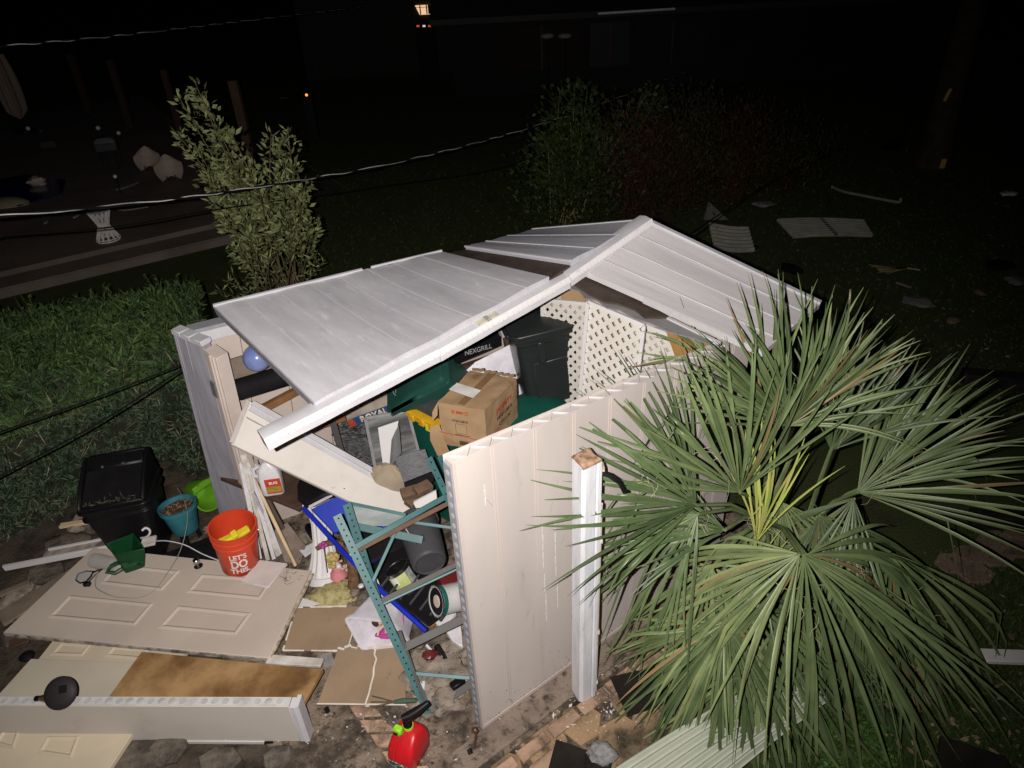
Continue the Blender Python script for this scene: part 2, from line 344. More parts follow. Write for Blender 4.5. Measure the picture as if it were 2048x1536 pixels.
for nm, o0, o1, z in (('patio_step', 0, .55, .07), ('pool_patio', .56, 14, .14)):
    m_ = MB(); q = [pa - dd * 8 + nn * o0, pb + dd * 1.2 + nn * o0, pb + dd * 1.2 + nn * o1, pa - dd * 8 + nn * o1]
    m_.prism([V((p.x, p.y, G0)) for p in q], (0, 0, z - G0))
    if nm == 'pool_patio':
        for i in range(9):
            a = pa + dd * (i * 1.3 - 5) + nn * .6; b = a + nn * 6; m_.bar(a + UZ * .141, b + UZ * .141, .012, .004)
    else: m_.bar(pa - dd * 8 + UZ * .08 + nn * .03, pb + dd * 1.2 + UZ * .08 + nn * .03, .06, .03)
    struct(m_.build(nm, PATIO, bev=.01))
POOLM = mat('pool_water', (.004, .016, .10), .12)
pw = MB(); pw.prism([P(-120, 380, .15), P(-120, 425, .15), P(40, 412, .15), P(125, 388, .15), P(132, 362, .15), P(60, 350, .15)], (0, 0, .02)); struct(pw.build('pool_water', POOLM, smooth=False))

# ------------------------------------------------------------------ the collapsed shed
shed = thing('garden_shed', 'collapsed white panel shed with sagging gable roof and missing front wall', 'shed', C1 + U * 1.0 + NL * 1.2)
# right wall: cream skins, open cellular top, foam end with round cells
HW = 1.955; LR = 2.05; TH = .075
mb = MB()
def wq(u0, u1, n0, n1, z0, za, zb): return [sh(u0, n0, z0), sh(u1, n0, z0), sh(u1, n1, z0), sh(u0, n1, z0)], [sh(u0, n0, za), sh(u1, n0, zb), sh(u1, n1, zb), sh(u0, n1, za)]
zt = lambda u: HW - (.135 * u / LR)
mb.hexa(*wq(.004, LR, .006, TH - .006, .01, zt(0) - .016, zt(LR) - .016))
mb.hexa(*wq(0, LR, 0, .0055, 0, zt(0), zt(LR))); mb.hexa(*wq(0, LR, TH - .0055, TH, 0, zt(0), zt(LR)))
rw = mb.build('wall_panel', WALL, shed, bev=.001)
mb = MB()
for us in (.20, .44, .68, .92, 1.16, 1.40, 1.64, 1.88):
    for du, wd in ((0, .006), (.016, .002)): mb.hexa(*wq(us + du, us + du + wd, -.0022, 0, .03, zt(us) - .012, zt(us) - .012))
mb.hexa(*wq(0, LR, -.003, 0, 0, .03, .03)); mb.hexa(*wq(0, .014, -.003, 0, .031, HW - .002, HW - .002))
absorb(rw, mb.build('panel_seam', WIN, rw))
mb = MB()
for k in range(260):
    u0, z0 = .03 + (LR - .06) * hash2(k * 1.3), .035 + .30 * hash2(k * 2.7) ** 3; a_ = .0015 + .004 * hash2(k * 3.1) ** 2
    mb.add([sh(u0 + a_ * math.cos(1.26 * j) * 1.2, -.0006, z0 + a_ * math.sin(1.26 * j)) for j in range(5)], [tuple(range(5))])
for k in range(26):
    u0, z0 = .03 + (LR - .3) * hash2(k * 7.3), .3 + 1.4 * hash2(k * 4.7); L_ = .02 + .10 * hash2(k * 1.9) ** 2; t_ = (hash2(k * 5.1) - .5) * 1.2
    mb.bar(sh(u0, -.0006, z0), sh(u0 + L_ * math.sin(t_), -.0006, z0 - L_ * math.cos(t_)), .0012, .0008, up=NL)
absorb(rw, mb.build('mud_splash', mat('mud', (.20, .16, .12), .9), rw))
mb = MB()
for u0, za, zb in ((.475, 1.30, .98), (.48, .94, .80), (.487, .78, .55), (.56, 1.28, .86), (.57, .82, .60), (.15, 1.75, 1.62)):
    for k in range(5): a_, b_ = za + (zb - za) * k / 5, za + (zb - za) * (k + .85) / 5; mb.bar(sh(u0 + .004 * hash2(k + u0), -.001, a_), sh(u0 + .004 * hash2(k + u0 + .5), -.001, b_), .004 + .003 * hash2(k), .0016, up=NL)
absorb(rw, mb.build('paint_drip', WHITE, rw))
mb = MB(); n_ = 34
for i in range(n_):
    u0 = .02 + i * (LR - .05) / n_; u1 = u0 + (LR - .05) / n_; a, b = (.008, TH - .008) if i % 2 else (TH - .008, .008); z = zt(u0) - .013
    mb.hexa([sh(u0, a, z - .004), sh(u0 + .003, a, z - .004), sh(u1 + .003, b, z - .004), sh(u1, b, z - .004)], [sh(u0, a, z + .006), sh(u0 + .003, a, z + .006), sh(u1 + .003, b, z + .006), sh(u1, b, z + .006)])
cw = mb.build('cell_web', EDGEL, rw); cw['kind'] = 'stuff'
mb = MB(); mb.hexa(*wq(-.006, .003, .008, TH - .008, .01, HW - .03, HW - .03)); en = mb.build('foam_end', EDGE, rw)
mb = MB()
for i in range(30):
    M = frame(sh(-.0062, TH / 2 + .004 * (hash2(i) - .5), .06 + i * .0628), NL, UZ); mb.lathe([(.013 + .003 * hash2(i), -.0007), (.013 + .003 * hash2(i), .0007)], 14, M)
absorb(en, mb.build('foam_cell', EDGEL, en))
# left wall, leaning a little, seen from inside through the open front
b0, b1 = V((-2.19, 4.14, 0)), V((-.38, 5.00, 0)); t0, t1 = V((-2.01, 4.06, 1.79)), V((-.20, 4.92, 1.81)); wn = V((.43, -.90, 0))
mb = MB(); mb.hexa([b0, b0 + wn * .07, b1 + wn * .07, b1], [t0, t0 + wn * .07, t1 + wn * .07, t1]); lw = mb.build('wall_panel', WIN, shed)
mb = MB()
for s in (.13, .26, .39, .52, .65, .78):
    a = b0.lerp(b1, s) + wn * .0705; c = t0.lerp(t1, s) + wn * .0705; mb.bar(a, c, .005, .002, up=wn)
absorb(lw, mb.build('panel_seam', WOOD, lw))
mb = MB(); mb.bar(t0 - V((.03, .015, -.008)), t1 + UZ * .008, .10, .03); mb.build('top_channel', EDGE, lw)
mb = MB(); mb.bar(t0 + wn * .085 + UZ * -.02, t1 + wn * .085 + UZ * -.02, .006, .07); mb.build('inner_trim', ALU, lw)
# narrow front return at the left corner: weathered grey face, stepped extrusions, door jamb
f0, f1 = P(447, 1062), P(503, 1072, .0); g0, g1 = P(346, 668, 1.79), P(405, 691, 1.78)
fd = V((.52, .85, 0)).normalized()
mb = MB(); mb.hexa([f0, f1, f1 + fd * .06, f0 + fd * .06], [g0, g1, g1 + fd * .06, g0 + fd * .06]); fr = mb.build('corner_panel', GREYP, shed, bev=.002)
mb = MB()
for s in (.06, .12, .42): mb.bar(f0.lerp(f1, s) - fd * .003, g0.lerp(g1, s) - fd * .003, .012, .006, up=fd)
absorb(fr, mb.build('edge_rib', GREYP, fr))
mb = MB()
for s0, s1, dz in ((0, .3, .0), (.3, .62, .0), (.62, 1.0, 0)):
    a, b = g0.lerp(g1, s0), g0.lerp(g1, s1); st = UZ * -.012 * s0; mb.hexa([a + st - fd * .008, b + st - fd * .008, b + fd * .07 + st, a + fd * .07 + st], [p + UZ * .035 for p in (a + st - fd * .008, b + st - fd * .008, b + fd * .07 + st, a + fd * .07 + st)])
mb.build('stepped_cap', ALU, fr, bev=.003)
j0, j1 = P(507, 1080), P(528, 1098); k0, k1 = P(407, 700, 1.76), P(432, 718, 1.74)
JAMB = mat('cream_jamb', (.58, .50, .455), .5, (.52, .44, .40), 4)
mb = MB(); mb.hexa([j0, j1, j1 + fd * .09, j0 + fd * .09], [k0, k1, k1 + fd * .09, k0 + fd * .09])
for s in (.55, .8): mb.bar(j0.lerp(j1, s) - fd * .006, k0.lerp(k1, s) - fd * .006, .014, .014, up=fd)
jm = mb.build('door_jamb', JAMB, fr, bev=.002)
mb = MB(); c = k0.lerp(j0, .16) - fd * .01; mb.box((0, 0, 0), (.05, .014, .12), frame(c + (k1 - k0) * .2, k1 - k0, k0 - j0) @ Matrix.Rotation(R_(90), 4, 'X')); mb.build('strike_plate', mat('zinc_plate', (.30, .31, .31), .4, metal=.5), jm)
mb = MB(); c = k0.lerp(j0, .80) - fd * .01; mb.box((0, 0, 0), (.04, .012, .10), frame(c + (k1 - k0) * .4, k1 - k0, k0 - j0) @ Matrix.Rotation(R_(90), 4, 'X')); mb.build('hinge_leaf', mat('zinc_plate', (.3, .3, .3)), jm)
# back wall
r0, r1 = sh(LR, .02), V((-.40, 5.02, 0)); bn = (r1 - r0).cross(UZ).normalized()
mb = MB(); mb.hexa([r0, r1, r1 + bn * .06, r0 + bn * .06], [r0 + UZ * 1.75, r1 + UZ * 1.78, r1 + bn * .06 + UZ * 1.78, r0 + bn * .06 + UZ * 1.75]); bw = mb.build('wall_panel', WIN, shed)
rg = (r0 + r1) / 2
mb = MB(); mb.prism([r0 + UZ * 1.755, r1 + UZ * 1.785, rg + UZ * 2.16], bn * .05); mb.build('gable_infill', WIN, bw)
# roof
RR1 = P(1292, 440, 2.30); RR0 = P(535, 872, 1.82)
def rdg(x, y): return PV(x, y, RR0, RR1)
E0, E1 = P(427, 613, 2.03), P(1065, 459, 2.0)
def eav(x, y): return PV(x, y, E0, E1)
sag = lambda s, t: .012 * math.sin(s * 7 + 1) * math.sin(t * 3.1) + .005 * math.sin(s * 23) - .014 * math.sin(t * 3.14)
rl = MB(); n_ = patch(rl, rdg(628, 806), rdg(1098, 552), eav(884, 502), E0, 24, 8, .06, h=sag)
ro = rl.build('roof_slope', ROOF, shed)
mb = MB(); q = [rdg(628, 806), rdg(1098, 552), eav(884, 502), E0]
for s in (.12, .255, .385, .515, .64, .765, .89):
    a = q[0].lerp(q[1], s); b = q[3].lerp(q[2], s)
    pts = [a.lerp(b, t / 8) + n_ * (sag(s, t / 8) + .001) for t in range(9)]
    for i in range(8): mb.bar(pts[i], pts[i + 1], .004, .0025, up=n_)
absorb(ro, mb.build('roof_seam', ALU, ro))
mb = MB(); a, b = q[0] - n_ * .03, q[3] - n_ * .03; dv = (b - a); mb.bar(a, b, .008, .062, up=n_); ed = mb.build('panel_edge', EDGE, ro)
mb = MB(); ex = (U * -1).normalized()
for i in range(26):
    c = a.lerp(b, (i + .5) / 26); mb.lathe([(.019, -.001), (.019, .0055)], 10, frame(c, dv, n_))
absorb(ed, mb.build('foam_cell', EDGEL, ed))
mb = MB(); a = eav(884, 502); mb.bar(E0 + n_ * .006, E0.lerp(a, .62) + n_ * .006, .016, .016, up=n_); mb.bar(E0.lerp(a, .66) + n_ * .008, a + n_ * .004, .01, .012, up=n_); mb.build('eave_trim', ALU, ro)
mb = MB(); patch(mb, rdg(1098, 552) - UZ * .02, rdg(1140, 524) - UZ * .02, eav(932, 493) - UZ * .02, eav(884, 502) - UZ * .02, 4, 8, .02); mb.build('exposed_felt', BROWNS, shed)
mb = MB(); q = [rdg(1140, 522), RR1, E1, eav(930, 493)]; n2 = patch(mb, *q, 10, 8, .035, h=lambda s, t: .004 * math.sin(s * 14)); rb = mb.build('roof_slope', mat('roof_skin_back', (.40, .40, .435), .45, (.33, .33, .37), 2, uv=(6, 1, 1)), shed)
mb = MB()
for s in (.30, .62):
    a = q[0].lerp(q[1], s); b = q[3].lerp(q[2], s); mb.bar(a + n2 * .003, b + n2 * .003, .008, .006, up=n2)
mb.bar(q[0] + n2 * .002, q[3] + n2 * .002, .012, .012, up=n2); mb.bar(q[1] + n2 * .002, q[2] + n2 * .002, .012, .014, up=n2)
absorb(rb, mb.build('roof_seam', ALU, rb))
e0, e1 = P(1528, 702, 1.99), P(1641, 607, 2.0)
q = [e0, e1, RR1, rdg(1163, 539)]
mb = MB(); n3 = patch(mb, *q, 14, 10, .035, h=lambda s, t: .004 * math.sin(s * 12 + 2) * math.sin(3 * t)); rr = mb.build('roof_slope', ROOFR, shed)
mb = MB()
for s in (.24, .5, .76):
    a = q[0].lerp(q[1], s); b = q[3].lerp(q[2], s); mb.bar(a + n3 * .003, b + n3 * .003, .008, .006, up=n3)
mb.bar(q[1] + n3 * .004, q[2] + n3 * .004, .03, .016, up=n3); absorb(rr, mb.build('roof_seam', ALU, rr))
mb = MB(); a, b = q[0] - n3 * .0175, q[3] - n3 * .0175; mb.bar(a.lerp(b, .0), a.lerp(b, .62), .01, .036, up=n3); ed2 = mb.build('panel_edge', EDGEL, rr)
mb = MB()
for i in range(16): mb.lathe([(.013, -.001), (.013, .0075)], 10, frame(a.lerp(b, .04 + i * .036), b - a, n3))
absorb(ed2, mb.build('foam_cell', BLKM, ed2))
# torn underside on the right slope
pl0 = e0 - n3 * .05
pp = lambda L: [PL(x, y, pl0, n3) for x, y in L]
mb = MB(); mb.prism(pp([(1162, 540), (1200, 560), (1260, 590), (1335, 632), (1325, 634), (1290, 634), (1270, 618), (1235, 606), (1210, 603), (1180, 588), (1145, 566)]), n3 * -.012); mb.build('exposed_felt', BROWNS, rr)
pl0 = e0 - n3 * .075
mb = MB(); mb.prism(pp([(1138, 560), (1180, 585), (1235, 602), (1272, 616), (1300, 632), (1350, 640), (1430, 676), (1424, 690), (1388, 676), (1340, 664), (1300, 645), (1268, 636), (1240, 620), (1215, 616), (1195, 600), (1172, 597), (1160, 582), (1140, 577)]), n3 * -.008); mb.build('torn_skin', TORN, rr)
mb = MB(); mb.bar(PL(1335, 637, pl0, n3), PL(1440, 688, pl0, n3), .02, .02, up=n3); mb.build('edge_rail', ALU, rr)
# ridge cap in three lengths
prof = [(-.060, -.004), (-.054, .006), (0, .018), (.050, .010), (.060, -.006), (.060, -.018), (.046, -.018), (.050, -.068), (.038, -.072), (-.04, -.072), (-.042, -.02), (-.060, -.018)]
RR0_, RR1_ = RR0 + UZ * .02, RR1 + UZ * .012
rk = [RR0_ - (RR1 - RR0) * .012, rdg(868, 700) + UZ * .016, rdg(1128, 552) + UZ * .004, RR1_]
for i, (a, b) in enumerate(((rk[0], rk[1]), (rk[1] - UZ * .004, rk[2]), (rk[2] + UZ * .006, rk[3]))):
    d = (b - a).normalized(); sd = d.cross(UZ).normalized(); up = sd.cross(d); mb = MB(); ks = 10
    mb.loft([[a.lerp(b, k / ks) + sd * x + up * (z + .0015 * math.sin(k * 1.7)) for x, z in prof] for k in range(ks + 1)]); rc = mb.build('ridge_cap', ALU, shed, bev=.002, ang=25)
    # peeling tape along the near side of the cap
    mb = MB(); K = 26
    lo_ = [.058 + .012 * hash2(k * 3.3 + i) for k in range(K + 1)]
    for k in range(K):
        pa_, pb_ = a.lerp(b, k / K), a.lerp(b, (k + 1) / K)
        mb.hexa([pa_ + sd * .050 + up * .0105, pb_ + sd * .050 + up * .0105, pb_ + sd * .0605 + up * -.005, pa_ + sd * .0605 + up * -.005], [pa_ + sd * .051 + up * .0125, pb_ + sd * .051 + up * .0125, pb_ + sd * .0625 + up * (-.008 - lo_[k + 1] * .3), pa_ + sd * .0625 + up * (-.008 - lo_[k] * .3)])
    absorb(rc, mb.build('peeling_tape', WHITE, rc))
    if i == 1:
        mb = MB(); c = rdg(968, 640); 
        for t, wd in ((.30, .09), (.36, .05)): mb.bar(a.lerp(b, t) + up * .016, a.lerp(b, t + .09) + up * .016, .10, .008, up=up)
        mb.build('sealant_patch', mat('old_sealant', (.55, .53, .42), .5, (.4, .39, .33), 20), rc)
# steel eye bolt in the slab edge, white post beside the wall
eb = tag(MB().tube([P(952, 1508, -.02), P(950, 1490, .03), P(952, 1472, .10), P(950, 1466, .115), P(944, 1463, .125), P(945, 1457, .14), P(952, 1456, .145), P(955, 1462, .13), P(952, 1467, .115)], .006, 8).build('eye_bolt', mat('rusty_iron', (.09, .035, .02), .8, (.05, .025, .018), 20)), 'rusty eye bolt standing in the concrete at the near corner of the shed wall', 'bolt')
pb_ = P(1166, 1385); ht = PY(1178, 912, pb_.y).z; pt = thing('wooden_post', 'peeling white wooden post with broken brown top beside the shed wall', 'post', pb_)
my = TR(pb_, 27); a_ = .052
mb = MB(); mb.loft([[my @ V((x * a_, y * a_, z)) for x, y in ((-1, -.7), (-.7, -1), (.35, -1), (.5, -.85), (.65, -1), (1, -1), (1, .8), (.8, 1), (-.8, 1), (-1, .8))] for z in (0, .4, .9, 1.4, ht - .02)]); mb.build('shaft', mat('flaking_paint', (.62, .62, .65), .5, (.50, .51, .54), 5, stretch=(4, 4, .6), stain=(.22, .16, .11), ss=5, slo=.66, shi=.72, bump=.3, bs=30), pt)
mb = MB(); mb.loft([[my @ V((x * a_ * s, y * a_ * s, z + .006 * math.sin(x * 5 + y * 9)))for x, y in ((-1, -1), (0, -1.05), (1, -1), (1, 0), (1, 1), (0, 1), (-1, 1), (-1, 0))] for z, s in ((ht - .021, .99), (ht - .008, .97), (ht + .002, .75))]); mb.build('broken_end', mat('broken_wood', (.34, .22, .15), .85, (.15, .085, .05), 30, bump=.7, bs=60), pt)
mb = MB(); c = my @ V((a_ + .012, -.03, 0)); mb.tube([c + UZ * .02, c + UZ * (ht - .30)], .012, 10)
for z in (.10, .55, 1.25): mb.box(c + UZ * z, (.03, .03, .018))
mb.build('pipe', mat('cream_pipe', (.60, .52, .46), .45), pt)
mb = MB(); c = my @ V((a_, -.02, ht - .10)); mb.tube([c, c + V((.05, -.02, -.01)), c + V((.10, -.03, -.05)), c + V((.125, -.03, -.11))], .012, 8); tag(mb.build('cable_stub', BLK), 'short black cable stub curling out of the top of the white post', 'cable')
mb = MB(); mb.box(my @ V((a_ + .01, -.01, ht - .09)), (.05, .05, .03)); mb.box(my @ V((a_ + .012, .0, .86)), (.05, .05, .035)); mb.build('bracket', mat('rusty_bracket', (.30, .20, .13), .8, (.5, .45, .4), 30), pt)

# ------------------------------------------------------------------ things inside the shed
# fallen header board across the open front
TL, BL, BR, TRr = P(497, 800, 1.30), P(462, 888, 1.16), P(796, 1050, .40), P(872, 1012, .48)
hb = thing('wall_board', 'fallen white wall board with metal rails slanting down across the open shed front', 'board', BR)
nb = (BR - BL).cross(TL - BL).normalized(); nb = nb if nb.z > 0 else -nb
mb = MB(); mb.hexa([BL - nb * .03, BR - nb * .03, TRr - nb * .03, TL - nb * .03], [BL, BR, TRr, TL]); mb.build('panel', mat('fallen_skin', (.60, .55, .51), .5, (.52, .48, .45), 3, stain=(.3, .26, .22), ss=9, slo=.64, shi=.78), hb, bev=.004)
for s, wd, hh in ((.03, .035, .022), (.14, .045, .014), (.36, .008, .008)):
    mb = MB(); a, b = TL.lerp(BL, s), TRr.lerp(BR, s); mb.bar(a.lerp(b, .02) + nb * hh / 2, b + nb * hh / 2, wd, hh, up=nb); mb.build('rail', ALU if s < .3 else EDGE, hb, bev=.002)
mb = MB(); mb.bar(TL.lerp(BL, .02) + nb * .006, TL.lerp(BL, .98) + nb * .006, .03, .012, up=nb); mb.build('end_strip', WALL, hb)
# left wall shelving
WL0, WL1 = b0 + wn * .30 + V((.1, 0, 0)), b1 + wn * .30
WM0, WM1 = b0 + wn * .12, b1 + wn * .12
def ws(x, y, d=.30): return PV(x, y, b0 + wn * (d + .14), b1 + wn * (d + .14))
sf = thing('shelf_rack', 'wooden shelf rack with metal uprights along the left shed wall', 'shelf', (b0 + b1) / 2 + wn * .3)
mb = MB(); mb.prism([ws(430, 727, .12), ws(548, 690, .12), ws(548, 733, .12), ws(440, 768, .12)], wn * .02); mb.build('shelf_plank', mat('driftwood', (.19, .155, .12), .8, (.12, .10, .08), 5, bump=.2), sf)
mb = MB(); mb.prism([ws(440, 768, .13), ws(548, 733, .13), ws(560, 742, .13), ws(443, 780, .13)], wn * .03); mb.build('shelf_edge', mat('mossy_wood', (.36, .34, .26), .8, (.22, .21, .15), 20), sf)
for (a, b) in (((462, 772), (482, 862)), ((663, 835), (690, 930)), ((905, 690), (912, 748)), ((1010, 665), (1016, 700))):
    mb = MB(); dd_ = .17 if a[0] < 600 else .4; mb.bar(ws(*a, dd_), ws(*b, dd_), .04, .03, up=wn); mb.build('upright', RACKG if a[0] < 900 else WOODD, sf)
for (a, b, wd) in (((478, 842), (600, 778), .05), ((905, 742), (1030, 700), .04), ((640, 850), (690, 835), .03)):
    mb = MB(); dd_ = .16 if a[0] < 600 else .38; mb.bar(ws(*a, dd_), ws(*b, dd_), .04, wd, up=UZ); mb.build('shelf_rail', WOODD if a[0] > 700 else BROWNW, sf)
for (a, b) in (((1038, 622), (1040, 660)), ((1062, 606), (1066, 650)), ((1078, 600), (1083, 640))):
    mb = MB(); mb.bar(ws(*a, .25), ws(*b, .25) - UZ * .5, .035, .05, up=wn); mb.build('upright', WOODD, sf)
mb = MB(); mb.ball(ws(514, 716, .30), .088, 20); tag(mb.build('ball', mat('blue_ball', (.12, .16, .36), .25, (.20, .24, .45), 4)), 'shiny blue ball resting on the shelf under the roof edge', 'ball')
mb = MB(); a, b = ws(468, 782, .22), ws(600, 742, .22); d = (b - a).normalized(); mb.tube([a, a + d * .02, b], [.062, .072, .072], 16); fb = mb.build('fabric_roll', BLKM); tag(fb, 'black rolled tarp lying lengthwise on the left shelf', 'roll')
c = ws(452, 772, .2); k = thing('spray_bottle', 'small bottle with a bright green cap at the left end of the shelf', 'bottle', c - UZ * .06)
MB().lathe([(.018, -.06), (.018, .02), (.01, .035)], 12, Matrix.Translation(c)).build('body', PLAST, k); MB().box(c + UZ * .05, (.045, .03, .035)).build('cap', LIME, k, bev=.004)
for i, (x, y, m_, l_) in enumerate(((456, 792, PLAST, 'small white tube lying below the green-capped bottle'), (452, 806, BLK, 'small black canister tucked under the white tube on the shelf'), (463, 800, TEAL, 'small teal bottle wedged behind the metal shelf upright'))):
    c = ws(x, y, .2); tag(MB().lathe([(.016, 0), (.02, .01), (.02, .07), (.008, .085), (.008, .10)], 10, TR(c, i * 70, 70)).build('tube', m_), l_, 'tube')
# right part of the shelf: grill box and tools
c0, c1 = ws(915, 724, .46), ws(1000, 688, .46); gb = thing('grill_tool_box', 'black box with pale NEXGRILL lettering on the rear shelf', 'box', (c0 + c1) / 2)
d = (c1 - c0); mb = MB(); dn = V((d.x, d.y, 0)).normalized(); q0, q1 = c0 - dn * .02, c1 + dn * .01
ins = UZ.cross(dn) if UZ.cross(dn).dot(-wn) > 0 else -UZ.cross(dn)
mb.hexa([q0 - UZ * .02, q1 - UZ * .02, q1 + ins * .18 - UZ * .02, q0 + ins * .18 - UZ * .02], [q0 + UZ * .10, q1 + UZ * .10, q1 + ins * .18 + UZ * .10, q0 + ins * .18 + UZ * .10]); mb.build('case', BLK, gb, bev=.005)
Mt = frame((q0 + q1) / 2 + UZ * .03 - ins * .003 + dn * .0, dn, UZ); text('NEXGRILL', Mt, .055, GRYT, gb, width=.21, bold=.01)
mb = MB(); a, b = ws(905, 690, .44), ws(985, 655, .44); mb.bar(a, b, .02, .03); tag(mb.build('level', YEL), 'yellow spirit level lying above the black grill box', 'tool')
mb = MB(); a, b = ws(960, 668, .5), ws(1022, 643, .5); mb.bar(a, b, .05, .04); tag(mb.build('drill_case', BLK, bev=.01), 'black tool case behind the yellow spirit level', 'tool case')
mb = MB(); a, b = ws(1000, 668, .52), ws(1024, 656, .52); mb.bar(a, b, .06, .05); tag(mb.build('paper_carton', mat('pale_carton', (.45, .42, .42), .7, (.2, .19, .19), 20), bev=.003), 'small pale carton beside the charcoal bin on the shelf', 'carton')
mb = MB(); a = ws(905, 706, .5); mb.bar(a, a + UZ * .07, .02, .02); tag(mb.build('tape_measure', YEL, bev=.004), 'yellow tool end showing above the tilted green tote', 'tool')
# white cabinet panel
q = [PY(912, 748, 4.42), PY(1026, 690, 4.56), PY(1064, 800, 4.42), PY(950, 860, 4.25)]; nq = (q[1] - q[0]).cross(q[3] - q[0]).normalized(); nq = nq if nq.y < 0 else -nq
cp = thing('cabinet_panel', 'white cabinet panel leaning behind the cardboard box', 'panel', q[3]); MB().prism(q, nq * -.02).build('face', mat('white_laminate', (.62, .60, .66), .4), cp)
mb = MB(); mb.bar(q[0].lerp(q[3], .10) + nq * .004, q[1].lerp(q[2], .10) + nq * .004, .02, .012, up=nq); mb.bar(q[0] + nq * .004, q[1] + nq * .004, .03, .02, up=nq); mb.build('moulding', PLAST, cp)
# back wall: cream board, cardboard, lattice, plywood
A_, B_ = r1 - V((.62, -.9, 0)) * .0 , r0
def bk(x, y, d): return PV(x, y, r1 - bn * d, r0 - bn * d)
bs = 1 if (r1 - r0).cross(UZ).normalized().dot(V((0, -1, 0))) < 0 else -1
bnI = -bn if bn.y > 0 else bn
def bk(x, y, d): return PV(x, y, r1 + bnI * d, r0 + bnI * d)
mb = MB(); mb.prism([bk(1128, 560, .05), bk(1178, 580, .05), bk(1178, 617, .05), bk(1122, 597, .05)], bnI * .004); tag(mb.build('cardboard_sheet', CARD), 'brown cardboard sheet pinned above the lattice on the back wall', 'cardboard')
mb = MB(); mb.prism([bk(1334, 662, .2), bk(1385, 675, .2), bk(1445, 700, .2), bk(1384, 716, .2), bk(1352, 712, .2)], bnI * .012); tag(mb.build('plywood_scrap', mat('amber_ply', (.34, .17, .06), .6, (.24, .12, .045), 6)), 'amber plywood scrap leaning at the right end of the lattice', 'board')
def lattice(q, label, d=.054, wd=.029):
    th = thing('lattice_sheet', label, 'lattice', q[3], 'lattice sheets on the back wall'); a, b, dn_ = q[0], q[1], q[3]
    W = (b - a).length; H = (dn_ - a).length; x = (b - a) / W; y = (dn_ - a) / H; n = x.cross(y).normalized(); n = n if n.dot(bnI) > 0 else -n
    for lay, sg in ((0, 1), (1, -1)):
        mb = MB(); k = -int(H / (d * 1.414)) - 1
        while k * d * 1.414 < W + H:
            c = k * d * 1.414; pts = []   # line x - sg*y = c (or mirrored)
            for t in np.linspace(0, H, 2):
                pass
            if sg > 0: p0, p1 = (max(c, 0), max(c, 0) - c), (min(c + H, W), min(c + H, W) - c)
            else: p0, p1 = (min(c, W), c - min(c, W)), (max(c - H, 0), c - max(c - H, 0))
            ok = all(-1e-6 <= p[1] <= H + 1e-6 and -1e-6 <= p[0] <= W + 1e-6 for p in (p0, p1)) and abs(p0[0] - p1[0]) > .03
            if ok:
                A = a + x * p0[0] + y * p0[1] + n * .006 * lay; B = a + x * p1[0] + y * p1[1] + n * .006 * lay
                mb.bar(A, B, wd, .006, up=n)
            k += 1
        mb.build('strip_layer', LATT, th)
    mb = MB()
    for s, e in ((a, b), (a, dn_), (b, b + dn_ - a)): mb.bar(s + n * .01, e + n * .01, .022, .014, up=n)
    mb.build('edge_strip', WHITE, th)
lattice([bk(1086, 598, .10), bk(1182, 607, .10), bk(1182, 607, .10) - UZ * .8, bk(1086, 598, .10) - UZ * .8], 'narrow lattice sheet on the back wall behind the charcoal bin')
q = [bk(1178, 603, .22), bk(1290, 650, .22)]; lattice([q[0], q[1], q[1] - UZ * .95 + bnI * .12, q[0] - UZ * .95 + bnI * .12], 'cream lattice sheet in the middle of the back wall beside the charcoal bin')
q = [bk(1272, 642, .08), bk(1352, 672, .08)]; lattice([q[0], q[1], q[1] - UZ * .7, q[0] - UZ * .7], 'white lattice sheet next to the amber plywood scrap')
# bins
def bin_body(mb, M, hx, hy, h, tp=.82, r=.06, lip=.02):
    rings = [rrect(hx * tp, hy * tp, r, 0, M), rrect(hx * (tp + .01), hy * (tp + .01), r, .02, M), rrect(hx * (tp * .45 + .55), hy * (tp * .45 + .55), r, h * .55, M), rrect(hx * .97, hy * .97, r, h - .09, M), rrect(hx * 1.0, hy * 1.0, r, h - .085, M), rrect(hx * 1.0, hy * 1.0, r, h - .05, M), rrect(hx + lip, hy + lip, r, h - .045, M), rrect(hx + lip, hy + lip, r, h, M), rrect(hx - .006, hy - .006, r, h, M), rrect(hx * .95, hy * .95, r, h - .2, M)]
    return mb.loft(rings)
L0, L1 = P(1027, 660, 1.62), P(1166, 638, 1.62); yw = math.degrees(math.atan2(L1.y - L0.y, L1.x - L0.x)); wdt = (L1 - L0).length
cc = (L0 + L1) / 2 + V((-(L1 - L0).y, (L1 - L0).x, 0)).normalized() * .21; T = thing('wheelie_bin', 'tall charcoal bin standing upright in front of the back lattice', 'bin', V((cc.x, cc.y, .86)), 'bins in the shed')
M = TR((cc.x + .05, cc.y, .84), yw) @ Matrix.Rotation(R_(-5), 4, 'Y')
bin_body(MB(), M, wdt / 2 - .02, .21, .74, .80).build('body', BINB, T, bev=.006)
mb = MB(); mb.loft([rrect(wdt / 2 + .005, .235, .06, .725, M), rrect(wdt / 2 + .005, .235, .06, .75, M), rrect(wdt / 2 - .05, .19, .05, .765, M)]); mb.build('lid', BINB, T, bev=.004)
mb = MB(); mb.box((-.06, -.236, .60), (.05, .02, .17), M); mb.box((.0, -.205, .33), (.24, .014, .36), M); mb.build('front_panel', BINB, T, bev=.008)
for sx in (-1, 1): MB().box((sx * (wdt / 2 + .008), -.05, .70), (.03, .12, .03), M).build('grip', BINB, T, bev=.005)
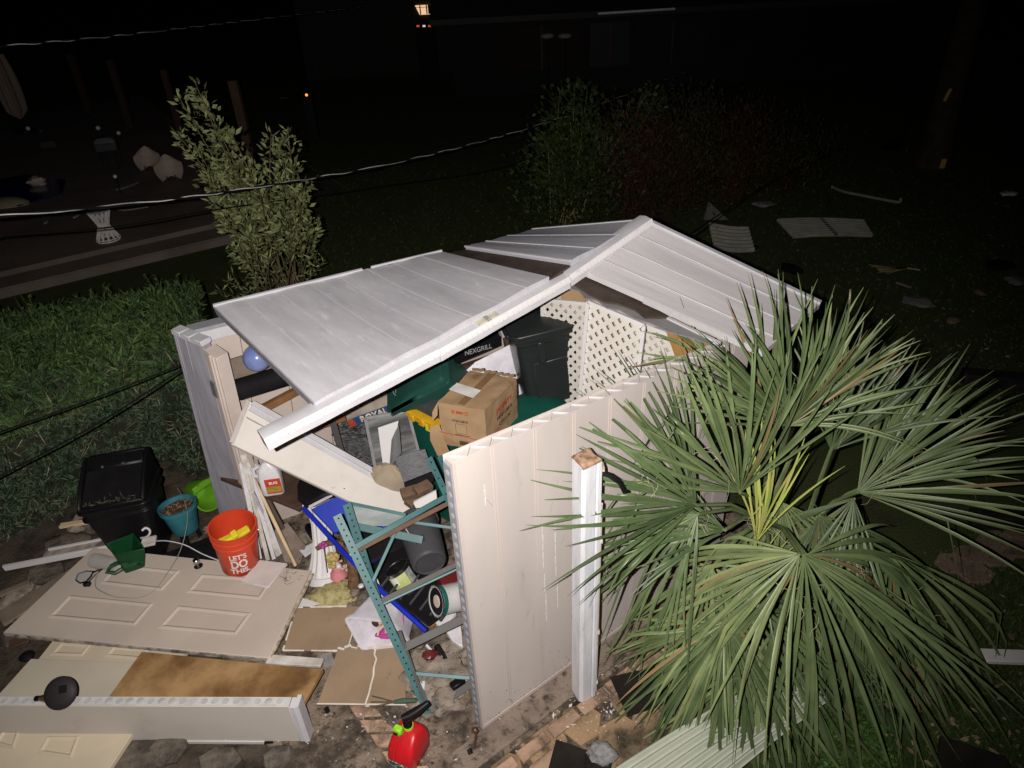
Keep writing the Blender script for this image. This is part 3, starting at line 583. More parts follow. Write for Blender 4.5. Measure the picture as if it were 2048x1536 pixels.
# green cart with yellow rim
c = V((-.50, 4.33, 0)); T = thing('recycling_cart', 'green cart with yellow rim and charcoal lid left of the cardboard box', 'bin', c, 'bins in the shed'); M = TR(c, -42)
bin_body(MB(), M, .25, .27, .98, .78).build('body', GRN, T, bev=.006)
mb = MB(); mb.loft([rrect(.285, .305, .06, .965, M), rrect(.285, .305, .06, .985, M), rrect(.30, .32, .07, .99, M), rrect(.30, .32, .07, 1.03, M), rrect(.27, .29, .06, 1.04, M)])
for k in range(5): mb.box((-.2 + .1 * k, -.322, 1.0), (.05, .02, .05), M)
mb.build('rim', YEL, T, bev=.004)
mb = MB(); mb.loft([rrect(.25, .27, .09, 1.03, M), rrect(.24, .26, .09, 1.08, M), rrect(.19, .21, .09, 1.12, M), rrect(.10, .12, .06, 1.13, M)]); mb.build('lid', LIDB, T, bev=.004)
mb = MB(); mb.box((-.10, -.12, 1.118), (.05, .025, .02), M); mb.build('latch', YEL, T); MB().box((.20, -.315, .985), (.11, .03, .045), M).build('label_plate', YELB, T)
Mt = M @ Matrix.Translation((.02, -.238, .72)) @ Matrix.Rotation(R_(86), 4, 'X'); text('R', Mt, .06, GRYT, T, bold=.01)
# big green bin under the box
c = V((.06, 3.93, 0)); T = thing('rubbish_cart', 'large green cart with rounded top under the cardboard box', 'bin', c, 'bins in the shed'); M = TR(c, 33)
bin_body(MB(), M, .38, .29, .98, .80, r=.08).build('body', GRN, T, bev=.006)
mb = MB(); mb.loft([rrect(.40, .31, .09, .975, M), rrect(.40, .31, .09, 1.0, M), rrect(.37, .28, .09, 1.035, M), rrect(.25, .18, .09, 1.055, M)]); mb.build('lid', GRN, T, bev=.004)
# tilted dark green tote
c = P(838, 778, 1.22); T = thing('storage_tote', 'dark green tote with a round recycling emblem tilted under the ridge', 'tote', c - UZ * .25, 'bins in the shed')
q = [P(768, 770, 1.10), P(880, 706, 1.38), P(911, 748, 1.30), P(792, 822, 1.06)]; x = q[1] - q[0]; y = q[3] - q[0]; M = frame((q[0] + q[1] + q[2] + q[3]) / 4, x, -y)
hx, hy = x.length / 2, y.length / 2 + .01
MB().loft([rrect(hx * .9, hy * .85, .03, -.3, M), rrect(hx * .97, hy * .96, .03, -.03, M), rrect(hx * .97, hy * .96, .03, 0, M)]).build('body', GRND, T, bev=.004)
mb = MB(); mb.loft([rrect(hx * 1.06, hy * 1.08, .03, -.012, M), rrect(hx * 1.06, hy * 1.08, .03, .02, M), rrect(hx * .92, hy * .86, .03, .026, M), rrect(hx * .6, hy * .82, .03, .045, M, dx=hx * .32), rrect(hx * .55, hy * .75, .03, .05, M, dx=hx * .32)]); mb.build('lid', GRND, T, bev=.004)
Me = M @ Matrix.Translation((-hx * .62, -.01, .032)) @ Matrix.Rotation(R_(-60), 4, 'Z'); mb = MB()
for r_a, r_b in ((.052, .060),):
    n = 28; vs = [Me @ V((r * 1.0 * math.cos(6.283 * i / n), r * .72 * math.sin(6.283 * i / n), .001)) for r in (r_a, r_b) for i in range(n)]; mb.add(vs, [(i, (i + 1) % n, n + (i + 1) % n, n + i) for i in range(n)])
for k in range(3):
    Mk = Me @ Matrix.Rotation(R_(120 * k + 20), 4, 'Z'); mb.add([Mk @ V(p) for p in ((-.02, .012, .001), (.008, .012, .001), (.008, .006, .001), (.022, .018, .001), (.008, .03, .001), (.008, .024, .001), (-.02, .022, .001))], [tuple(range(7))])
mb.build('recycling_emblem', GRYT, T, smooth=False)
# cardboard box
zt_ = 1.36; q = [P(875, 805, zt_), P(969, 820, zt_), P(1032, 758, zt_), P(940, 741, zt_)]; hbx = zt_ - PY(877, 889, q[0].y).z
T = thing('cardboard_box', 'battered brown cardboard box with red and black printing on top of the green carts', 'box', V((q[1].x, q[1].y, zt_ - hbx)))
b_ = [p - UZ * hbx for p in q]; mb = MB(); wob = lambda p, k: p + V((hash2(k) - .5, hash2(k + 9) - .5, hash2(k + 5) - .5)) * .012
mb.hexa(b_, q); bo = mb.build('carton', CARD, T)
sb = bo.modifiers.new('sub', 'SUBSURF'); sb.subdivision_type = 'SIMPLE'; sb.levels = 4; sb.render_levels = 4
tx = bpy.data.textures.new('crumple', 'CLOUDS'); tx.noise_scale = .11; dm = bo.modifiers.new('crumple', 'DISPLACE'); dm.texture = tx; dm.strength = .022; dm.mid_level = .5
fxd = (q[1] - q[0]).normalized(); fnn = fxd.cross(UZ); fn = fnn if fnn.y < 0 else -fnn; rxd = (q[2] - q[1]).normalized(); rn = rxd.cross(UZ); rn = rn if rn.x > 0 else -rn
mb = MB(); mb.bar((q[0] + q[1]) / 2 + UZ * .012, (q[2] + q[3]) / 2 + UZ * .012, .05, .002); mb.build('packing_tape', mat('parcel_tape', (.24, .14, .07), .3), T)
lp = [P(x, y, zt_ + .013) for x, y in ((914, 766), (962, 781), (946, 796), (898, 779))]; MB().prism(lp, UZ * .002).build('shipping_label', WHITT, T)
fl2 = [q[0] - fxd * .005 + fn * .01, q[0] - fxd * .04 + fn * .05 - UZ * .08, q[0] - fxd * .05 + fn * .03 - UZ * .16]
mb = MB(); mb.prism([q[0] + UZ * .0, q[0] - fxd * .03 + fn * .03 - UZ * .06, q[0] - fxd * .035 + fn * .03 - UZ * .13, q[0] - fxd * .004 + fn * .012 - UZ * .09], (0, .004, 0)); mb.build('torn_flap', CARD, T)
mb = MB(); z0 = q[0] - UZ * (hbx * .5); mb.prism([z0 - fxd * .002 + fn * .01, z0 - fxd * .06 + fn * .03 - UZ * .02, z0 - fxd * .07 + fn * .035 - UZ * .12, z0 - fxd * .02 + fn * .04 - UZ * .26, z0 + fxd * .07 + fn * .035 - UZ * .22, z0 + fxd * .04 + fn * .015 - UZ * .17], (0, .005, 0)); mb.build('bottom_flap', CARD, T, bev=.002)
mb = MB()
for k in range(7):
    a = q[3].lerp(q[2], .05 + k * .13) + UZ * .012; mb.bar(a, a + (q[2] - q[3]) * .13 + UZ * (.012 * (hash2(k) - .3)) + V((0, .02, 0)), .03, .003)
mb.build('torn_edge', CARD, T)
def onf(s, t): return q[0].lerp(q[1], s) - UZ * hbx * t + fn * .0135
def onr(s, t): return q[1].lerp(q[2], s) - UZ * hbx * t + rn * .0135
mb = MB()
for s0, s1 in ((.30, .38), (.40, .54), (.56, .66)):
    for t in ((.09, .17), (.09, .105), (.155, .17)) if s0 != .40 else ((.09, .17),): mb.bar(onf(s0, sum(t) / 2), onf(s1, sum(t) / 2), (t[1] - t[0]) * hbx if t[1] - t[0] < .03 else .004, .001, up=fn)
mb.bar(onf(.40, .13), onf(.54, .13), .022, .001, up=fn); mb.bar(onf(.31, .13), onf(.31, .13) + fxd * .012, .012, .001, up=fn)
mb.build('red_mark', mat('red_print_faint', (.42, .10, .04), .7), T)
text('HG81L0870', frame(onf(.47, .33), fxd, UZ), .026, BLKT, T, width=.105, bold=.01)
mb = MB()
for a, b in (((.36, .40), (.60, .40)), ((.36, .62), (.60, .62)), ((.36, .40), (.36, .62)), ((.60, .40), (.60, .62))): mb.bar(onf(*a), onf(*b), .0015, .001, up=fn)
mb.bar(onf(.34, .66), onf(.66, .66), .006, .001, up=fn)
for k in range(14): mb.bar(onf(.42 + k * .014, .80), onf(.42 + k * .014, .90), .0025 if k % 3 else .004, .001, up=fn)
mb.build('printed_marks', mat('faint_print', (.10, .06, .035), .7), T)
mb = MB(); mb.bar(onf(.0, .66), onf(1, .72), .004, .001, up=fn); mb.bar(onr(0, .70), onr(.35, .66), .004, .001, up=rn); mb.build('red_line', REDT, T)
text('JANPETY', frame(onr(.52, .24), rxd, UZ), .05, REDT, T, width=.20, bold=.02)
text('HG81L0870', frame(onr(.52, .42), rxd, UZ), .038, BLKT, T, width=.19, bold=.01)
text('QTY 1 PC', frame(onr(.52, .58), rxd, UZ), .034, BLKT, T, width=.15, bold=.01)
# paper sack, stack of trays, framed panel, card, screen
def qy(L): return [PY(x, y, d) for x, y, d in L]
q = qy([(682, 852, 4.22), (812, 800, 4.30), (800, 770, 4.45), (742, 782, 4.5), (694, 815, 4.4)])
T = thing('paper_sack', 'crumpled paper sack with blue ROYAL banner under the ridge', 'sack', q[0] - UZ * .1)
a, b = PY(690, 838, 4.25), PY(815, 792, 4.36); d = (b - a).normalized(); sd = V((d.y, -d.x, 0)).normalized(); up = sd.cross(d); up = up if up.z > 0 else -up; L = (b - a).length
rings = []
for k in range(13):
    t = k / 12; s_ = (.55 + .45 * math.sin(math.pi * min(max(t, .08), .92))); c = a.lerp(b, t) - sd * .10
    rings.append([c + sd * (.17 * s_ * math.cos(6.283 * i / 18) * (1 + .08 * mn.noise(V((t * 5, i * .7, 1))))) + up * (.105 * s_ * math.sin(6.283 * i / 18) * (1 + .12 * mn.noise(V((t * 6, i * .6, 4))))) for i in range(18)])
MB().loft(rings).build('sack_body', mat('sack_paper', (.30, .255, .21), .7, (.19, .15, .115), 7, stain=(.36, .33, .30), ss=5, slo=.5, shi=.7, bump=.4, bs=25), T)
def sk(x, z): 
    t = .5 + x / L; return a.lerp(b, t) + sd * (.078 - abs(z - .01) * .3) + up * (z + .0)
mb = MB(); K = 8
for i in range(K): 
    x0, x1 = -.16 + .40 * i / K - .02, -.16 + .40 * (i + 1) / K - .02; mb.add([sk(x0, -.045), sk(x1, -.045), sk(x1, .03), sk(x0, .03)], [(0, 1, 2, 3)])
mb.build('blue_banner', mat('sack_blue', (.02, .055, .17), .6, (.04, .07, .14), 12), T, smooth=False)
text('ROYAL SO', None, .075, mat('sack_white', (.62, .55, .42), .6), T, width=.30, bold=.03, curve=lambda p: sk(p.x + .02, p.y - .006) + sd * .004)
mb = MB(); mb.add([sk(-.22, -.045), sk(-.17, -.045), sk(-.175, .015), sk(-.215, .03)], [(0, 1, 2, 3)]); mb.build('red_corner', mat('sack_red', (.42, .06, .03), .6), T, smooth=False)
T = thing('newspaper_stack', 'tall stack of black and grey folded papers below the paper sack', 'stack', PY(735, 965, 4.15))
s0 = PY(735, 965, 4.15); mb = MB(); n = 26; top = PY(735, 862, 4.2).z; zb = min(s0.z, top - .35)
for k in range(n):
    z = zb + (top - zb) * k / n; o = V((hash2(k) - .5, hash2(k + 3) - .5, 0)) * .035
    mb.box((o.x, o.y, 0), (.36 + .03 * hash2(k + 1), .26, (top - zb) / n * .72), TR((s0.x + .03, s0.y + .12, z), -25 + 7 * (hash2(k + 2) - .5)))
mb.build('papers', mat('black_paper', (.03, .03, .03), .6, (.20, .20, .20), 40, stretch=(1, 1, 6), stain=(.012, .012, .012), ss=12), T)
q = qy([(730, 836, 4.05), (815, 822, 4.15), (852, 960, 3.98), (760, 985, 3.86)]); nq = (q[1] - q[0]).cross(q[3] - q[0]).normalized(); nq = nq if nq.y < 0 else -nq
T = thing('framed_panel', 'grey metal framed panel leaning in front of the paper stack', 'frame', q[3])
MB().prism(q, nq * -.012).build('backing', mat('charcoal_print', (.06, .06, .062), .5, (.22, .22, .22), 4, stretch=(.4, .4, 3)), T)
mb = MB()
for i in range(4): mb.bar(q[i] + nq * .004, q[(i + 1) % 4] + nq * .004, .02, .016, up=nq)
mb.build('frame', mat('dull_steel', (.24, .24, .245), .45), T)
q = qy([(756, 856, 3.9), (797, 842, 3.93), (783, 932, 3.85), (768, 946, 3.84)]); MBc = MB().prism(q, (0, .006, 0)); tag(MBc.build('white_card', WHITE), 'tall white card standing in front of the grey framed panel', 'card')
mb = MB(); mb.uv = []; q = qy([(798, 850, 3.88), (803, 906, 3.85), (778, 942, 3.82), (783, 880, 3.86)]); patch(mb, *q, 6, 6, .004, h=lambda s, t: .02 * math.sin(3 * t)); tag(mb.build('curved_sheet', mat('grey_sheet', (.16, .16, .17), .4)), 'curled grey plastic sheet right of the white card', 'sheet')
q = qy([(790, 916, 3.8), (850, 898, 3.86), (866, 945, 3.8), (808, 968, 3.74)]); mb = MB(); mb.uv = []; patch(mb, *q, 8, 6, .01, h=lambda s, t: .03 * math.sin(3.1 * s)); tag(mb.build('screen_roll', mat('insect_mesh', (.17, .17, .18), .5, (.09, .09, .095), 60, stretch=(.3, 3, 3))), 'grey roll of insect mesh below the framed panel', 'mesh')
q = qy([(808, 968, 3.72), (866, 945, 3.78), (868, 962, 3.76), (812, 985, 3.7)]); tag(MB().prism(q, (0, .02, 0)).build('black_bar', BLK), 'black plastic bar along the lower edge of the mesh roll', 'bar')
for k, (x, y) in enumerate(((820, 985), (846, 976), (828, 1000))): 
    c = PY(x, y, 3.62); tag(MB().box((0, 0, 0), (.12, .08, .05), TR(c, 20 + 15 * k, 10)).build('loose_brick', mat('brown_brick', (.16, .10, .065), .85, (.10, .065, .045), 12, bump=.4), bev=.006), ['brown brick lying left of the green cart foot', 'brown brick touching the green cart foot', 'brown brick lowest beside the fallen board edge'][k], 'brick', 'bricks beside the green cart')
tag(MB().prism(qy([(826, 1006, 3.55), (872, 982, 3.62), (876, 1010, 3.58), (838, 1030, 3.5)]), (0, .02, 0)).build('white_tile', WHITE, bev=.003), 'white tile propped between the fallen board and the green cart', 'tile')
c = PY(778, 965, 3.80); mb = MB(); mb.ball(c, (.145, .06, .15), 24, seed=5, amp=.16); tag(mb.build('slab_stone', mat('lichen_stone', (.36, .29, .215), .85, (.25, .20, .13), 6, stain=(.26, .26, .09), ss=4, slo=.56, shi=.7, bump=.6, bs=25)), 'rounded pale lichen stone slab above the fallen board', 'stone')
# jug, shelf board, shovel, sticks, slats
c = P(549, 982, .62); T = thing('weedkiller_jug', 'white jug with red label on the dark shelf board under the fallen board', 'jug', c); M = TR(c, 8)
MB().loft([rrect(.075, .05, .02, z, M) if False else rrect(.075 * s, .052 * s, .024, z, M) for z, s in ((0, .92), (.01, 1), (.14, 1), (.17, .97), (.22, .8), (.25, .45), (.265, .3))]).build('body', PLAST, T, bev=.002)
MB().lathe([(.022, .262), (.022, .29)], 12, M).build('cap', PLAST, T)
MB().tube([M @ V(p) for p in ((-.07, 0, .14), (-.10, 0, .16), (-.095, 0, .21), (-.05, 0, .235))], .013, 8).build('handle', PLAST, T)
MB().box((.018, -.0535, .085), (.105, .002, .125), M).build('label_panel', mat('red_label', (.50, .05, .025), .5), T); MB().box((.018, -.0552, .06), (.10, .002, .05), M).build('label_picture', mat('label_green', (.20, .22, .04), .6, (.45, .2, .04), 30), T)
text('BUG', M @ Matrix.Translation((.022, -.0558, .115)) @ Matrix.Rotation(R_(90), 4, 'X'), .03, WHITT, T, width=.055, bold=.03)
tag(MB().box((0, 0, 0), (.75, .28, .03), TR(P(545, 965, .60), -30)).build('shelf_board', WOODD, bev=.003), 'dark shelf board carrying the white jug', 'board')
c = P(512, 960, .62); tag(MB().loft([rrect(.05, .035, .02, z, TR(c, 10)) for z in (0, .01, .14, .16)]).build('beige_canister', WIN, bev=.004), 'beige canister behind the white jug', 'canister')
T = thing('shovel', 'rusty shovel leaning handle up inside the left front corner', 'shovel', P(588, 1100, .05)); h0, h1 = P(468, 890, .85), P(566, 1058, .22)
MB().tube([h0, h0.lerp(h1, .5) + V((.01, .01, .01)), h1], [.022, .022, .018], 10).build('handle', mat('brown_handle', (.075, .05, .04), .6, (.11, .08, .06), 20), T)
q = [P(548, 1062, .2), P(575, 1045, .24), P(612, 1092, .12), P(600, 1128, .06), P(570, 1125, .06)]; mb = MB(); mb.prism(q, (0, 0, .006)); mb.build('blade', mat('rusty_blade', (.22, .17, .145), .8, (.14, .10, .08), 9, bump=.3), T, bev=.003)
tag(MB().tube([P(476, 893, .95), P(591, 1131, .09)], .0135, 10).build('broom_stick', WOODL), 'long pale wooden stick leaning by the door jamb', 'stick')
sl = [((478, 905, .95), (520, 1118, .1), .03), ((484, 910, .95), (536, 1120, .1), .028), ((486, 905, .95), (548, 1118, .1), .025), ((492, 918, .9), (556, 1112, .1), .03), ((496, 935, .88), (561, 1108, .1), .022), ((500, 950, .85), (528, 1095, .12), .02), ((505, 985, .8), (545, 1060, .2), .018)]
lb = ['nearest the door jamb', 'second from the door jamb', 'third from the door jamb', 'beside the wooden stick', 'right under the wooden stick', 'short and leaning behind the orange bucket', 'shortest one of the fan']
for i, (a, b, wd) in enumerate(sl): tag(MB().bar(P(*a), P(*b), wd, .006, up=V((.5, -.8, .3))).build('vinyl_slat', ROCKW if i % 2 else PLAST), 'thin white vinyl slat ' + lb[i], 'slat', 'white vinyl slats by the jamb')
T = thing('stone_tray', 'small tray of white pebbles beside the cart handle', 'tray', P(590, 1000, .35)); M = TR(P(592, 998, .38), -35); MB().loft([rrect(.10, .055, .02, -.05, M), rrect(.12, .07, .02, 0, M)]).build('tray', mat('clear_tray', (.35, .36, .38), .3), T)
mb = MB()
for k in range(26): mb.ball(M @ V((-.09 + .18 * hash2(k), -.05 + .10 * hash2(k + 40), .012)), .018, 8, seed=k)
pb2 = mb.build('pebbles', mat('white_pebble', (.60, .58, .55), .6, isl=.3), T); pb2['kind'] = 'stuff'

# ------------------------------------------------------------------ foreground left: doors, boards, bucket, bins
def quad(q, th, name, mt, parent=None, bev=.003, up=None):
    n = (q[1] - q[0]).cross(q[3] - q[0]).normalized(); n = n if n.z > 0 else -n
    return MB().prism(q, n * -th).build(name, mt, parent, bev=bev), n
def moulding(px, pl, n, th, mt, w=.036):
    q = [PL(x, y, pl, n) for x, y in px]; c = (q[0] + q[1] + q[2] + q[3]) / 4; vs = []
    for k, (ins, h) in enumerate(((0, .0005), (.30, .011), (.48, .011), (.85, .0008), (1.0, .0008))):
        for i in range(4):
            e1 = (q[(i + 1) % 4] - q[i]).normalized(); e2 = (q[i - 1] - q[i]).normalized(); vs.append(q[i] + (e1 + e2) * w * ins + n * h)
    fs = [(4 * k + i, 4 * k + (i + 1) % 4, 4 * k + 4 + (i + 1) % 4, 4 * k + 4 + i) for k in range(4) for i in range(4)]
    mb = MB(); mb.add(vs, fs); o = mb.build('panel_moulding', mt, th, smooth=False); return o
q = [P(5, 1266, .12), P(186, 1095, .17), P(622, 1141, .19), P(538, 1316, .17)]
T = thing('panel_door', 'taupe panelled door lying flat with the orange bucket on it', 'door', q[0])
_, n = quad(q, .035, 'slab', DOORM, T)
for px in (((95, 1236), (140, 1190), (308, 1207), (270, 1252)), ((315, 1257), (357, 1211), (505, 1226), (472, 1271)), ((200, 1168), (232, 1128), (361, 1142), (324, 1182)), ((372, 1186), (404, 1148), (548, 1158), (520, 1200))): moulding(px, q[0], n, T, DOORM)
mb = MB(); c = P(395, 1129, .19); mb.lathe([(.0, .001), (.022, .001), (.022, .045), (.017, .05), (.0, .05)], 16, frame(c, V((1, 0, 0)), V((0, 1, 0)))); lk = mb.build('lock_cylinder', STEEL, T); MB().lathe([(.03, .0), (.03, .0022)], 16, Matrix.Translation(c + V((.012, -.015, 0)))).build('lock_hole', BLK, lk)
mb = MB()
for i in range(46):
    a, b = q[0].lerp(q[3], .03 + .0205 * i), q[0].lerp(q[3], .03 + .0205 * (i + 1)); mb.bar(a - n * .018 + V((.001, -.004, 0)), b - n * .018 + V((.001, -.004, 0)), .006, .02 + .012 * hash2(i), up=n)
mb.build('peeling_edge', mat('peeled_edge', (.42, .37, .32), .8, (.12, .10, .085), 14), T)
mb = MB(); mb.bar(q[3].lerp(q[2], .02) - n * .015, q[3].lerp(q[2], .98) - n * .02 + V((.01, 0, 0)), .02, .016); mb.build('split_edge', mat('split_wood', (.50, .43, .33), .8, (.2, .15, .1), 25), T)
q = [P(118, 1265, .07), P(-225, 1700, .05), P(111, 1700, .05), P(375, 1300, .07)]
T = thing('panel_door', 'cream panelled door lying flat under the taupe door', 'door', q[0]); _, n = quad(q, .035, 'slab', DOORC, T)
for px in (((100, 1311), (124, 1284), (184, 1289), (165, 1313)), ((209, 1314), (228, 1292), (300, 1298), (280, 1320)), ((75, 1508), (95, 1472), (161, 1472), (144, 1518)), ((-15, 1490), (8, 1460), (42, 1460), (28, 1500))): moulding(px, q[0], n, T, DOORC, .03)
q = [P(62, 1317, .10), P(-15, 1402, .10), P(345, 1402, .10), P(420, 1330, .10)]; o, n = quad(q, .02, 'flat_panel', mat('cream_sheet', (.50, .445, .35), .5, (.45, .40, .32), 2)); tag(o, 'plain cream sheet lying between the cream door and the long foam panel', 'panel')
mb = MB(); mb.lathe([(.04, 0), (.045, .012), (.02, .03)], 12, Matrix.Translation(P(54, 1314, .10))); tag(mb.build('pot_lid_knob', BLK), 'black round knob on the ground at the left edge of the plain cream sheet', 'knob')
q = [P(283, 1303, .215), P(212, 1400, .215), P(606, 1408, .235), P(646, 1338, .245)]; o, n = quad(q, .03, 'stained_board', PLYB); tag(o, 'water stained brown board lying behind the long foam panel', 'board')
o, n = quad([P(540, 1308, .16), P(530, 1326, .16), P(640, 1332, .16), P(648, 1316, .16)], .02, 'white_strip', ROCKW); tag(o, 'white strip showing between the taupe door and the stained board', 'strip')
# long foam panel standing on its edge
ztp = .33; fa, fb_ = P(-120, 1411, ztp), P(577, 1413, ztp); hgt = ztp - PY(300, 1490, PV(300, 1412, fa, fb_).y).z
dr = (fb_ - fa).normalized(); bk_ = V((-dr.y, dr.x, 0)); T = thing('foam_panel', 'long cream foam core panel standing on its edge at the bottom left', 'panel', fb_ - UZ * hgt)
mb = MB(); mb.hexa([p - UZ * hgt for p in (fa, fb_, fb_ + bk_ * .06, fa + bk_ * .06)], [fa - UZ * .002, fb_ - UZ * .002, fb_ + bk_ * .06 - UZ * .002, fa + bk_ * .06 - UZ * .002]); mb.build('skin', mat('cream_panel_face', (.52, .47, .42), .5, (.47, .43, .385), 1.5, stain=(.4, .36, .28), ss=3, slo=.6, shi=.8), T, bev=.002)
mb = MB(); mb.bar(fa - UZ * (hgt - .035) - bk_ * .004, fb_ - UZ * (hgt - .035) - bk_ * .004, .004, .008, up=bk_); mb.hexa([p - UZ * hgt for p in (fb_ + dr * .002 - bk_ * .002, fb_ + dr * .03 - bk_ * .002, fb_ + dr * .03 + bk_ * .062, fb_ + dr * .002 + bk_ * .062)], [p - UZ * .01 for p in (fb_ + dr * .002 - bk_ * .002, fb_ + dr * .03 - bk_ * .002, fb_ + dr * .03 + bk_ * .062, fb_ + dr * .002 + bk_ * .062)]); mb.hexa([p - UZ * hgt for p in (fb_ + dr * .032 - bk_ * .012, fb_ + dr * .055 + bk_ * .0, fb_ + dr * .055 + bk_ * .07, fb_ + dr * .032 + bk_ * .07)], [p + UZ * .002 for p in (fb_ + dr * .032 - bk_ * .012, fb_ + dr * .055 + bk_ * .0, fb_ + dr * .055 + bk_ * .07, fb_ + dr * .032 + bk_ * .07)]); mb.build('end_channel', ALU, T)
tp = MB(); tp.hexa([p - UZ * .002 for p in (fa + bk_ * .004, fb_ + bk_ * .004, fb_ + bk_ * .056, fa + bk_ * .056)], [p + UZ * .001 for p in (fa + bk_ * .004, fb_ + bk_ * .004, fb_ + bk_ * .056, fa + bk_ * .056)]); tps = tp.build('top_edge', mat('pale_top_edge', (.56, .545, .535), .6), T)
mb = MB()
for i in range(34): mb.lathe([(.0185 + .003 * hash2(i), 0), (.0185, .0015)], 14, Matrix.Translation(fb_ - dr * (.06 + i * .0605) + bk_ * .03 + UZ * .0012))
absorb(tps, mb.build('foam_cell', mat('cell_grey', (.40, .39, .385), .7, (.47, .46, .45), 14), tps))
mb = MB(); mb.box(PY(394, 1483, fa.y) - bk_ * .004, (.05, .008, .035)); mb.build('tape_scrap', mat('tape_yellow', (.52, .46, .24), .5, (.38, .32, .15), 40), T)
mb = MB(); mb.box(PY(538, 1485, fb_.y) - bk_ * .003, (.05, .008, .02)); mb.build('slot', BLKM, T)
# round solar lamp
c = P(121, 1386, ztp + .09); T = thing('solar_lamp', 'round black solar lamp lying face up on the long foam panel', 'lamp', c - UZ * .09)
vd = (V((0, 0, HC)) - c).normalized(); M = frame(c, V((1, .15, 0)), vd.cross(V((1, .15, 0)))); 
MB().lathe([(.02, -.012), (.082, -.008), (.088, 0), (.084, .006), (.06, .016), (.02, .022), (0.001, .022)], 28, M).build('head', mat('lamp_black', (.022, .019, .02), .55), T)
MB().box((.02, .018, .0205), (.04, .04, .004), M).build('solar_cell', BLK, T)
a = c - vd * .02 + V((-.02, -.02, -.01)); MB().tube([a, a + V((-.045, .0, .0)) - vd * .035, a + V((-.085, .0, .0)) - vd * .055], [.036, .026, .016], 14).build('copper_cone', mat('copper', (.55, .33, .2), .3, metal=.9), T)
MB().tube([a + V((-.08, .0, .0)) - vd * .053, a + V((-.112, .0, .0)) - vd * .066], .015, 10).build('stake_socket', BLK, T)
# bucket with lettering
c = P(482, 1128, .19); T = thing('bucket', 'orange bucket with white LET\'S DO THIS lettering standing on the taupe door', 'bucket', c); M = TR(c, 0, 0, 5)
RB = lambda z: .126 + .024 * z / .37
bo = MB().lathe([(RB(0) - .006, 0), (RB(0), .008), (RB(.25), .25), (RB(.26) + .006, .255), (RB(.27) + .006, .268), (RB(.28), .272), (RB(.3), .30), (RB(.31) + .009, .305), (RB(.32) + .009, .318), (RB(.33), .322), (RB(.36), .36), (RB(.37) + .008, .362), (RB(.37) + .008, .372), (RB(.37) - .003, .372), (RB(.2) - .006, .2), (RB(.0) - .006, .02)], 48, M, cap1=True).build('body', ORG, T)
def cyl(ang0, z0):
    def f(p):
        z = z0 + p.y; r = RB(z) + .0012; a = R_(ang0) + p.x / r; return M @ V((r * math.cos(a), r * math.sin(a), z))
    return f
for s_, z_, w_, h_ in (("LET'S", .196, .112, .044), ('DO', .128, .108, .074), ('THIS.', .062, .128, .044)): text(s_, None, h_ * 1.35, WHITT, T, bold=.035, width=w_, curve=cyl(-70, z_))
mb = MB(); mb.tube([M @ V((.158 * math.cos(a), .158 * math.sin(a), .30 - .16 * math.sin((a - .2) / 2.9 * 3.14))) for a in np.linspace(.2, 3.1, 14)], .0025, 6); mb.build('wire_handle', STEEL, T)
c2 = c + V((.02, .01, .25))
mb = MB()
for k, (dx, dy, w_) in enumerate(((-.05, -.02, .13), (.045, .03, .10), (.0, .0, .05))): mb.box((0, 0, 0), (w_, .06, .035), TR(c2 + V((dx, dy, .012 * k)), 20 + 8 * k, 8 * k, -14))
sp = mb.build('sponge', YELB, bev=.008); tag(sp, 'bright yellow sponges inside the orange bucket', 'sponge')
# compost bin
c = P(294, 1094, -.03); T = thing('compost_bin', 'large black compost bin with open hatch standing by the hedge', 'bin', c); M = TR(c, 10, -2, -2) @ Matrix.Scale(.84, 4)
mb = MB(); mb.loft([rrect(.20, .19, .06, 0, M), rrect(.205, .195, .06, .02, M), rrect(.265, .245, .07, .56, M), rrect(.285, .262, .07, .565, M), rrect(.285, .262, .07, .59, M), rrect(.27, .25, .07, .60, M), rrect(.275, .255, .07, .65, M), rrect(.295, .27, .07, .655, M), rrect(.295, .27, .07, .675, M), rrect(.28, .26, .07, .68, M)]); mb.build('body', BLK, T, bev=.003)
mb = MB(); prof = [(-.25, .68), (-.25, .72), (-.10, .82), (.10, .905), (.20, .93), (.245, .92), (.255, .68)]; hx = .27
for x0, x1 in ((-hx, -hx + .03), (hx - .03, hx)): mb.prism([M @ V((x0, y, z)) for y, z in prof], M.to_3x3() @ V((x1 - x0, 0, 0)))
mb.prism([M @ V((-hx + .03, y, z)) for y, z in ((.20, .68), (.20, .925), (.245, .93), (.255, .68))], M.to_3x3() @ V((2 * hx - .06, 0, 0)))
mb.prism([M @ V((-hx + .03, y, z)) for y, z in ((.08, .845), (.08, .878), (.20, .935), (.20, .905))], M.to_3x3() @ V((2 * hx - .06, 0, 0)))
mb.build('hood', BLK, T, bev=.012)
mb = MB()
mb.prism([M @ V((-hx + .03, y, z)) for y, z in ((-.235, .675), (-.235, .70), (.20, .885), (.20, .675))], M.to_3x3() @ V((2 * hx - .06, 0, 0))); mb.build('inner_floor', BLKM, T)
mb = MB(); mb.prism([M @ V((x, -.245 + .0, z)) for x, z in ((-.27, .66), (.27, .66), (.25, .715), (-.25, .715))], M.to_3x3() @ V((0, .03, 0))); mb.build('hatch_lip', BLK, T, bev=.01)
